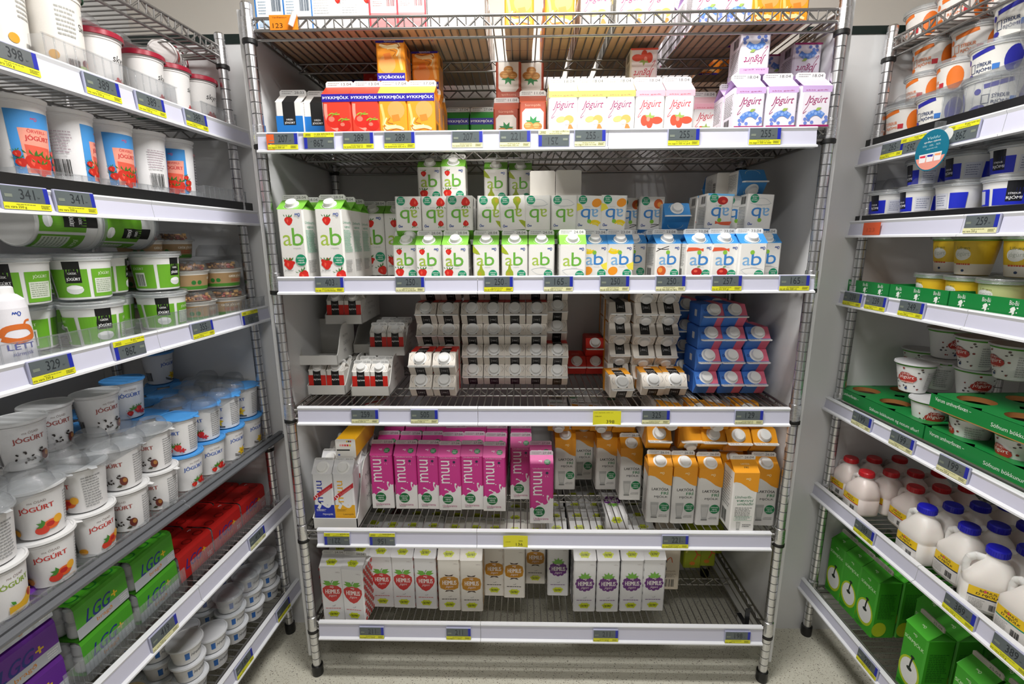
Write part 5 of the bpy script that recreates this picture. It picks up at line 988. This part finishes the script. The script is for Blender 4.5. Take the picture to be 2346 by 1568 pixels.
green_tray(rackM('R', -.134, .002, z), .325, .22, .037, TX, (3, 2, .034), 'green cardboard tray with round holes, nearest the end wall', 'green trays with holes')
green_tray(rackM('R', -.463, .002, z), .325, .22, .037, TX, (3, 2, .034), 'green cardboard tray with round holes, second along the shelf', 'green trays with holes')
green_tray(rackM('R', -.466, -.002, z+.086), .325, .22, .034, TX, (3, 2, .034), 'green cardboard tray with round holes, stacked above the second', 'green trays with holes')
for i, (t_, dl) in enumerate(((-.243, .057), (-.355, .055), (-.463, .055), (-.571, .055), (-.355, .165), (-.463, .165), (-.571, .165), (-.243, .165))):
    tub('bj', 'R', t_, dl, z+.006, f'white organic yogurt cup set in a tray hole, {ORD[i+1]}', 'organic cups set in tray holes', rz=(1.2, -.6, -.1, 1.8)[i % 4])
for i, (x, y, dl, l, rz, d) in enumerate(((885, 590, .055, 0, .45, 'front left, tilted print in view'), (1110, 560, .13, 0, -.6, 'behind the front left one'), (1380, 590, .15, 0, 1.2, 'showing its small print'), (1430, 420, .13, 1, -.1, 'upper, red print in view'), (1170, 330, .16, 1, 1.5, 'upper, fine print in view'), (1780, 400, .13, 1, -.2, 'upper, in shade at right'), (960, 300, .19, 0, 0, 'far back left'))):
    tubp('bj', 'R', 19, x, y, dl, z+.086+l*.080, f'white organic yogurt cup with green rim, {d}', 'stacked organic cups', rz=rz)
# jugs
z = SZ['R5']
def jug_meshes(c, lab, capc):
    prof = [(.0, .044, .034, 0), (.003, .049, .039, 0), (.010, .051, .041, 0), (.056, .051, .041, 0), (.058, .0495, .0395, 0), (.061, .051, .041, 0), (.074, .050, .040, .001), (.086, .043, .038, .006), (.098, .037, .034, .009), (.108, .031, .029, .010), (.116, .024, .024, .009), (.121, .020, .020, .008), (.130, .020, .020, .008)]
    mb = MB(); n = 28; e = .55; rings = []
    for z_, a, b_, cx_ in prof:
        k = 2.0 if z_ > .112 else 4.0 if z_ < .09 else 3.0; ring_ = []
        for i in range(n):
            t = 2*PI*i/n; c_, s_ = math.cos(t), math.sin(t); q_ = (abs(c_)**k+abs(s_)**k)**(-1/k); ring_.append((cx_+a*q_*c_, b_*q_*s_, z_))
        rings += ring_
    m_ = len(prof); mb.add(rings, [(j*n+i, j*n+(i+1) % n, (j+1)*n+(i+1) % n, (j+1)*n+i) for j in range(m_-1) for i in range(n)] + [tuple(range(n-1, -1, -1))], c, True)
    body = mb.mesh('jug_body'); mb = MB()
    pts = [(-.012, .112), (-.030, .113), (-.042, .106), (-.046, .092), (-.045, .078), (-.044, .070)]   # handle loop on one side
    for a_, b2 in zip(pts, pts[1:]): mb.cyl((a_[0], 0, a_[1]), (b2[0], 0, b2[1]), .0085, c, 12)
    for q_ in pts: mb.lathe([(.0001, -.0085, c), (.006, -.006, c), (.0085, 0, c), (.006, .006, c), (.0001, .0085, None)], 12, T(q_[0], 0, q_[1]))
    hd = mb.mesh('handle'); mb = MB()
    mb.lathe([(.0215, .127, capc), (.0235, .129, capc), (.0235, .141, capc), (.0215, .144, capc), (0, .144, None)], 30, T(.008, 0, 0))
    for i in range(30): a = 2*PI*i/30; mb.cyl((.008+.0236*math.cos(a), .0236*math.sin(a), .129), (.008+.0236*math.cos(a), .0236*math.sin(a), .141), .0006, capc, 4)
    cp = mb.mesh('screw_cap'); mb = MB(); A = Art(.01); A.rect(-3.8, 1.0, 3.8, 5.9, 'D9D6D2'); A.rect(-3.8, 3.9, 3.8, 5.9, 'E9C21A'); A.rect(-3.8, 3.6, 3.8, 3.9, lab); A.t('BÓNUS', -1.6, 5.0, 1.6, 5.7, '2A2420'); A.ell(-.55, 5.35, .3, .3, 'D84A5A', 10); A.t('D MJÓLK', -2.2, 4.1, 2.4, 4.9, '2A2420', .2); A.lines(-3.4, 1.3, -.2, 3.3, 6, 'A4A2A0'); A.bar(.6, 1.4, 2.6, 2.8)
    mb.art(A, lambda x, y, o: (x, -.0411*(1-min(abs(x)/.051, .99)**4)**.25-o-.0003, y), .005); return body, hd, cp, mb.mesh('label')
JG = {}
def jug(kn, t_, dl, label, rz=0):
    if kn not in JG: JG[kn] = jug_meshes(*{'r': ('jugr', 'C02A2A', 'C8242C:p'), 'b': ('jug', '26304A', '1E1EB4:p'), 'g': ('jug', '1E8A6A', '178A66:p')}[kn])
    r_ = root('milk_jug', rackM('R', t_, dl, z, rz) @ Matrix.Diagonal((.8, .8, .88 if kn == 'r' else 1, 1)), label, 'jug', 'milk jugs')
    for nm_, me in zip(('jug_body', 'handle', 'screw_cap', 'label'), JG[kn]): link(nm_, me, r_)
RED = [(-.02, .043, 'front of the far file'), (-.02, .113, 'second in the far file'), (-.02, .19, 'third in the far file'), (-.11, .026, 'front of the second file'), (-.108, .097, 'second in the second file'), (-.11, .165, 'third in the second file'), (-.195, .096, 'alone in front of the third file'), (-.195, .165, 'second in the third file'), (-.11, .233, 'fourth in the second file'), (-.195, .234, 'third in the third file')]
for t_, d_, ds in RED: jug('r', t_, d_, f'milk jug with red cap, {ds}')
BLU = [(-.322, .018, 'front of the far file, label in full view'), (-.314, .087, 'second in the far file'), (-.312, .155, 'third in the far file'), (-.31, .224, 'fourth in the far file'), (-.40, .047, 'front of the middle file'), (-.398, .115, 'second in the middle file'), (-.396, .183, 'third in the middle file'), (-.485, .026, 'front of the near file, handle towards us'), (-.482, .096, 'second in the near file'), (-.48, .166, 'third in the near file')]
for t_, d_, ds in BLU: jug('b', t_, d_, f'milk jug with blue cap, {ds}', .9 if 'handle' in ds else 0)
for t_, d_, ds in ((-.572, .024, 'front'), (-.57, .095, 'second'), (-.655, .024, 'nearest the frame edge')): jug('g', t_, d_, f'milk jug with green cap, {ds}')
# green sour milk cartons
z = SZ['R6']
def sur(A, H): A.t('SÚRMJÓLK', .08, H-.62, .92, H-.42, 'C8E8B8', 0); A.ell(.5, .85, .46, .6, 'B4C820', 24); A.ell(.5, .87, .38, .5, 'E4E4E2', 24); A.stroke([(.5, 1.0), (.52, 1.25), (.56, 1.5)], .07, '1A241A'); A.ell(.5, .98, .12, .08, '1A241A'); A.ell(.56, 1.52, .09, .05, '1A241A'); A.lines(.1, .08, .5, .2, 2, '1A5A1A'); A.ms(.5, H-.2, .08, 'C8E8B8')
kind('su', 'sour_milk_carton', 'carton', .068, .178, '3DA224', '46AE2A', sur, lambda A, H: A.ms(.5, .3, .08, 'D0ECC0'), right=lambda A, H: (A.lines(.15, .9, .85, 2.1, 16, '1F6A1A'), A.ell(.3, .4, .3, .35, 'B4C820', 16)), cap=False, seal='B9B4AA', date='25.04', bottom='D8D4CC')
for i in range(3):
    for r in range(3): put('su', 0, 0, 0, f'green sour milk carton, far group by the end post, {nth(i+1, 3)} file, {ROWN[r]} row', 'green sour milk cartons', M0=rackM('R', -.038-.0695*i, .035+r*.070, z))
for i, (t_, dl) in enumerate(((-.375, .005), (-.303, .09), (-.50, .02), (-.57, .03), (-.65, .02))):
    for r in range(3 if i != 1 else 2): put('su', 0, 0, 0, f'green sour milk carton, near group, {nth(i+1, 5)} file, {ROWN[r]} row', 'green sour milk cartons', M0=rackM('R', t_, dl+r*.07, z))

# ---------------- price tags and small signs ----------------
SEG = {}
def ptag(M0, xl, zt, zb, num, prod, inv, label, pale=False, w_=.074):
    r_ = root('price_tag', M0 @ T(xl, -.0285, zb+.0235) @ Rx(-.05) @ (Ry(PI) if inv else Matrix.Identity(4)), label, 'price tag')
    h = .0385; mb = MB(); mb.box(-w_/2, -.004, -h/2, w_/2, .001, h/2, 'A9ABC4:p', None, .0012); link('case', mb.mesh('case'), r_)
    mb = MB(); mb.box(-w_/2+.002, -.0048, -h*.18, w_/2-.009, -.0038, h/2-.002, '5E6668:g'); A = Art(.01)
    A.t(num, -1.0, -.25, 1.3, 1.35, '2A3034'); A.t('kr', 1.7, 0, 2.1, .3, '3A4044'); A.rect(-3.2, .0, -2.1, .5, '7C8478')
    mb.art(A, lambda x, y, o: (x, -.0049-o, y)); link('screen', mb.mesh('screen'), r_)
    mb = MB(); mb.box(w_/2-.009, -.0048, -h*.18, w_/2-.0015, -.0038, h/2-.002, '2430A4:p'); link('end_cap', mb.mesh('end_cap'), r_)
    mb = MB(); mb.box(-w_/2+.001, -.0050, -h/2+.001, w_/2-.001, -.0042, -h*.18-.001, 'E4E2B0' if pale else 'E4E22A'); A = Art(.01)
    A.t(prod, -w_*50+.2, -1.75, -w_*50+.2+min(len(prod)*.24, 5), -1.25, '3A3A14'); A.lines(-1.8, -1.15, 1.2, -.95, 1, '7A7A3A'); A.lines(1.9, -1.6, 3.4, -1.0, 3, '5A5A22')
    mb.art(A, lambda x, y, o: (x, -.0051-o, y)); link('paper_strip', mb.mesh('paper_strip'), r_)
def ctag(sh, k, a, b_, num, prod, inv=False, pale=False):
    zt, zb = {'S1': (1.562, 1.520), 'S2': (1.222, 1.182), 'S3': (.877, .833), 'S4': (.513, .467), 'S5': (.207, .157)}[sh]
    x = onp(*zp(k, (a+b_)/2, (0)), Vector((0, -.03, 0)), Vector((0, 1, 0))).x
    u, v = zp(k, (a+b_)/2, 0); lo, hi = -700, 2300
    y_ = None
    for _ in range(30):
        mid_ = (lo+hi)/2; p = ony(u, mid_, -.03)
        if p.z > (zt+zb)/2: lo = mid_
        else: hi = mid_
    x = ony(u, lo, -.03).x
    nmn = {'S1': 'upper', 'S2': 'second', 'S3': 'middle', 'S4': 'fourth', 'S5': 'bottom'}[sh]
    TAGN[sh] = TAGN.get(sh, 0)+1
    ptag(MC, x, zt, zb, num, prod, inv, (f'upside-down electronic price tag' if inv else 'electronic price tag') + f' showing {num} on the {nmn} shelf rail, {ORD[TAGN[sh]]} from left', pale)
TAGN = {}
for a in (('S1', 1, 160, 437, '207', 'ms jógúrt 500 ml'), ('S1', 1, 443, 712, '298', 'ms þykkmjólk 500 ml', True), ('S1', 1, 742, 1013, '289', 'ms þykkmjólk 500 ml'), ('S1', 1, 1058, 1328, '289', 'ms þykkmjólk 500 ml k'), ('S1', 1, 1575, 1850, '207', 'ms þykkmjólk 500 ml', False, True), ('S1', 1, 1940, 2215, '221', 'ms súrmjólk 500 ml', False, True), ('S1', 2, -30, 218, '251', 'ms jógúrt 500 ml', True, True), ('S1', 2, 228, 498, '255', 'ms jógúrt 500 ml hnet', False, True), ('S1', 2, 920, 1200, '255', 'ms jógúrt 500 ml jarð'), ('S1', 2, 1525, 1805, '255', 'ms jógúrt 500 ml bláb'),
          ('S2', 3, 418, 690, '403', 'ms ab 1 l jarðarberja'), ('S2', 3, 1072, 1345, '250', 'ms ab 500 ml jarðarber', False, True), ('S2', 3, 1790, 2065, '250', 'ms ab 500 ml perur'), ('S2', 4, 135, 395, '165', 'ms ab 500 ml hrein', False, True), ('S2', 4, 565, 825, '250', 'ms ab 500 ml suðræn', False, True), ('S2', 4, 990, 1258, '250', 'ms ab létt 500 ml fers', False, True), ('S2', 4, 1420, 1690, '257', 'ms ab létt 500 gr'), ('S2', 4, 1935, 2210, '165', 'ms ab létt 500 ml'),
          ('S3', 5, 605, 885, '259', 'ms rjómi 250 ml', False, True), ('S3', 5, 1120, 1398, '505', 'ms rjómi 500 ml', False, True), ('S3', 6, 888, 1170, '325', 'ms matreiðslurjómi', False, True), ('S3', 6, 1690, 1980, '129', 'ms stoðmjólk 500 ml', False, True),
          ('S4', 7, 228, 498, '221', 'ms nýmjólk 1 l', True), ('S4', 7, 632, 905, '156', 'ms undanrenna 1 l', True), ('S4', 8, 1100, 1370, '221', 'ms laktósafrí mjólk 1 l'),
          ('S5', 9, 543, 803, '211', 'ms jógúrt 1 l jarð'), ('S5', 9, 1320, 1580, '211', 'ms jógúrt 1 l kara'), ('S5', 10, 490, 738, '211', 'ms jógúrt 1 l skóg'), ('S5', 10, 1593, 1848, '198', 'ms safi 1 l')): ctag(*a)
RL = {'L1': (1.616, 1.572), 'L2': (1.396, 1.358), 'L3': (1.121, 1.080), 'L5': (.489, .443), 'L6': (.175, .130), 'R1': (1.552, 1.506), 'R2': (1.357, 1.315), 'R3': (1.160, 1.121), 'R4': (.834, .798), 'R5': (.548, .506), 'R6': (.199, .162)}
for sh, k, x, y, num, inv, pale in (('L1', 11, 120, 550, '398', 0, 0), ('L1', 11, 880, 740, '389', 0, 0), ('L1', 11, 1300, 890, '389', 0, 0), ('L1', 11, 1695, 1040, '389', 0, 0), ('L2', 12, 225, 930, '341', 0, 0), ('L2', 12, 655, 945, '341', 0, 0), ('L3', 13, 430, 1290, '329', 0, 0), ('L3', 13, 1085, 1130, '298', 1, 0), ('L3', 13, 1698, 970, '355', 0, 0), ('L3', 13, 2095, 860, '355', 1, 0),
        ('L5', 15, 1890, 490, '419', 0, 1), ('L5', 15, 1215, 1240, '419', 0, 1), ('L6', 15, 2085, 1030, '145', 0, 0), ('L6', 15, 1800, 1450, '145', 0, 0),
        ('R1', 17, 765, 340, '265', 0, 0), ('R1', 17, 1015, 260, '265', 1, 0), ('R1', 17, 1620, 110, '298', 1, 0), ('R2', 17, 1838, 1240, '259', 0, 1), ('R3', 18, 375, 840, '239', 0, 0), ('R3', 18, 640, 880, '239', 0, 0), ('R3', 18, 1050, 960, '249', 0, 0), ('R4', 19, 450, 820, '199', 0, 1), ('R4', 19, 805, 1030, '199', 0, 1), ('R4', 19, 1265, 1270, '199', 0, 1), ('R5', 20, 680, 1030, '389', 0, 0), ('R5', 21, 1600, 930, '389', 0, 0), ('R5', 21, 2110, 1340, '389', 0, 0), ('R6', 21, 700, 1460, '220', 0, 0)):
    s_ = sh[0]; P, d, N, A_ = RK[s_]; p = onp(*zp(k, x, y), P-N*.03, N); M_ = ML if s_ == 'L' else MR
    xl = (M_.inverted() @ p).x; TAGN[sh] = TAGN.get(sh, 0)+1; n_ = {'L': 'left', 'R': 'right'}[s_]
    ptag(M_, xl, *RL[sh], num, 'ms vara 250 g', bool(inv), f'{"upside-down " if inv else ""}electronic price tag on the {n_} rack, {ORD[int(sh[1])]} railed shelf down, {ORD[TAGN[sh]]} from left', bool(pale))
def card(name, M, w_, h, c, texts, label, cat='sign', curl=0, n=8):
    mb = MB(); pts = [(-w_/2+w_*i/n, -curl*((i/n-.5)**2)*4) for i in range(n+1)]; t = .0004
    vs = [(x, y+e_, z_) for x, y in pts for e_ in (0, t) for z_ in (0, h)]
    mb.add(vs, [(4*i, 4*i+4, 4*i+5, 4*i+1) for i in range(n)] + [(4*i+2, 4*i+3, 4*i+7, 4*i+6) for i in range(n)] + [(4*i+1, 4*i+5, 4*i+7, 4*i+3) for i in range(n)] + [(4*i, 4*i+2, 4*i+6, 4*i+4) for i in range(n)], c)
    A = Art(.01)
    for q_ in texts: A.t(*q_)
    mb.art(A, lambda x, y, o: (x, -curl*((x/w_)**2)*4-o-.0001, y))
    r_ = root(name, M, label, cat); link('card', mb.mesh('card'), r_)
x = px(6, 610, 960, -.03); card('price_card', T(x, -.034, .8355), .073, .0385, 'E6E02C', [('398', -.1, .4, 2.0, 1.3, '4A4A10'), ('798,00', -3.2, 2.2, -1.4, 2.5, '6A6A20'), ('MS RJÓMI 500 ml', -3.2, 3.2, 1.6, 3.5, '6A6A20')], 'yellow paper price card reading 398 on the middle shelf rail', 'price card', .002)
x = px(7, 1960, 1240, -.03); card('price_card', T(x, -.034, .472), .068, .035, 'E6E02C', [('136', .1, .3, 2.0, 1.2, '4A4A10'), ('VERÐ', .8, 1.7, 2.0, 2.0, '6A6A20'), ('134,00', -2.8, 1.4, -1.4, 1.7, '6A6A20')], 'yellow paper price card reading 136 under the pink milk cartons', 'price card', .002)
x = px(1, 255, 45, -.03); card('price_card', T(x, -.008, 1.789), .066, .031, 'F08A1E', [('123', -2.6, .4, -.3, 1.4, '4A2A0A'), ('Verðlækkun', -2.6, 2.4, .8, 2.8, '9A5A1A')], 'orange price card reading 123 clipped on the top shelf edge', 'price card', .0)
mb = MB(); mb.cyl((-.006, 0, 0), (.006, 0, .027), .006, 'E8E4E0', 12); r_ = root('curled_label', T(x+.024, -.014, 1.795), 'curled white label corner peeling off the orange price card', 'label'); link('paper_roll', mb.mesh('paper_roll'), r_)
card('price_card', T(px(1, 126, 330, -.03), -.0335, 1.521), .018, .038, 'E8642C', [('·', -.3, 1, .3, 1.6, 'F4E4D8')], 'small orange sticker at the left end of the upper rail', 'sticker')
P, d, N, A_ = RK['R']; p = onp(*zp(17, 510, 1265), P-N*.033, N); card('price_card', T(p.x, p.y, 1.3205) @ Rz(AR), .062, .032, 'D85A34', [('123', -1.6, .8, 1.2, 1.8, 'B84A2A')], 'orange price card on the right rack rail under blue tubs', 'price card')
p = onp(*zp(17, 1230, 340), P-N*.05, N); M_ = T(p.x, p.y, p.z) @ Rz(AR)
r_ = root('round_sign', M_, 'round teal hanging sign with tub pictures on the right rack', 'sign'); mb = MB()
mb.lathe([(0, -.0005, '0E6E88'), (.0435, -.0005, '0E6E88'), (.0435, .0005, '0E6E88'), (0, .0005, None)], 40, Rx(PI/2), False); link('disc', mb.mesh('disc'), r_)
mb = MB(); A = Art(.01)
A.t('Veldu', -1.6, 2.4, 1.8, 3.0, 'A8D0DA', .3); A.t('sýrðan rjóma', -2.2, 1.6, 2.2, 2.1, 'F0F4F4'); A.t('10% · 18% · 36%', -2.4, .9, 2.2, 1.3, 'A8D0DA'); A.t('uppskrift', -1.4, .2, 1.6, .6, 'A8D0DA')
A.poly([(4.1*math.cos(a), 4.1*math.sin(a)) for a in [PI+.35+i*(PI-.7)/12 for i in range(13)]], 'E89A8A')
for cx, c in ((-2, 'D8304A'), (0, '2A2C9A'), (2, 'F0A070')): A.poly([(cx-1.0, -.6), (cx+1.0, -.6), (cx+.8, -2.4), (cx-.8, -2.4)], 'ECE8E8'); A.poly([(cx-.8, -.9), (cx+.8, -.9), (cx+.7, -1.4), (cx-.7, -1.3)], c)
mb.art(A, lambda x_, y_, o: (x_, -.0006-o, y_)); link('print', mb.mesh('print'), r_)
mb = MB(); mb.box(-.004, .001, .030, .004, .020, .060, 'clear'); link('hanger', mb.mesh('hanger'), r_)
p = onp(*zp(17, 1425, 150), P-N*.034, N); r_ = root('oval_sticker', T(p.x, p.y, p.z) @ Rz(AR), 'blank white oval sticker on the upper right rail beside the teal sign', 'sticker'); mb = MB(); mb.lathe([(0, -.0003, 'E6E6E2'), (.014, -.0003, 'E6E6E2'), (.014, .0003, 'E6E6E2'), (0, .0003, None)], 24, Rx(PI/2), False); link('sticker', mb.mesh('sticker'), r_)
q = onz(*zp(10, 1785, 720), SZ['S5']); mb = MB(); mb.box(-.003, 0, 0, .010, .003, .06, '17181C:p'); mb.box(-.003, 0, 0, .010, .05, .003, '17181C:p'); r_ = root('shelf_divider', T(q.x, q.y, SZ['S5']), 'small black upright divider at the right of the bottom shelf', 'divider'); link('plate', mb.mesh('plate'), r_)
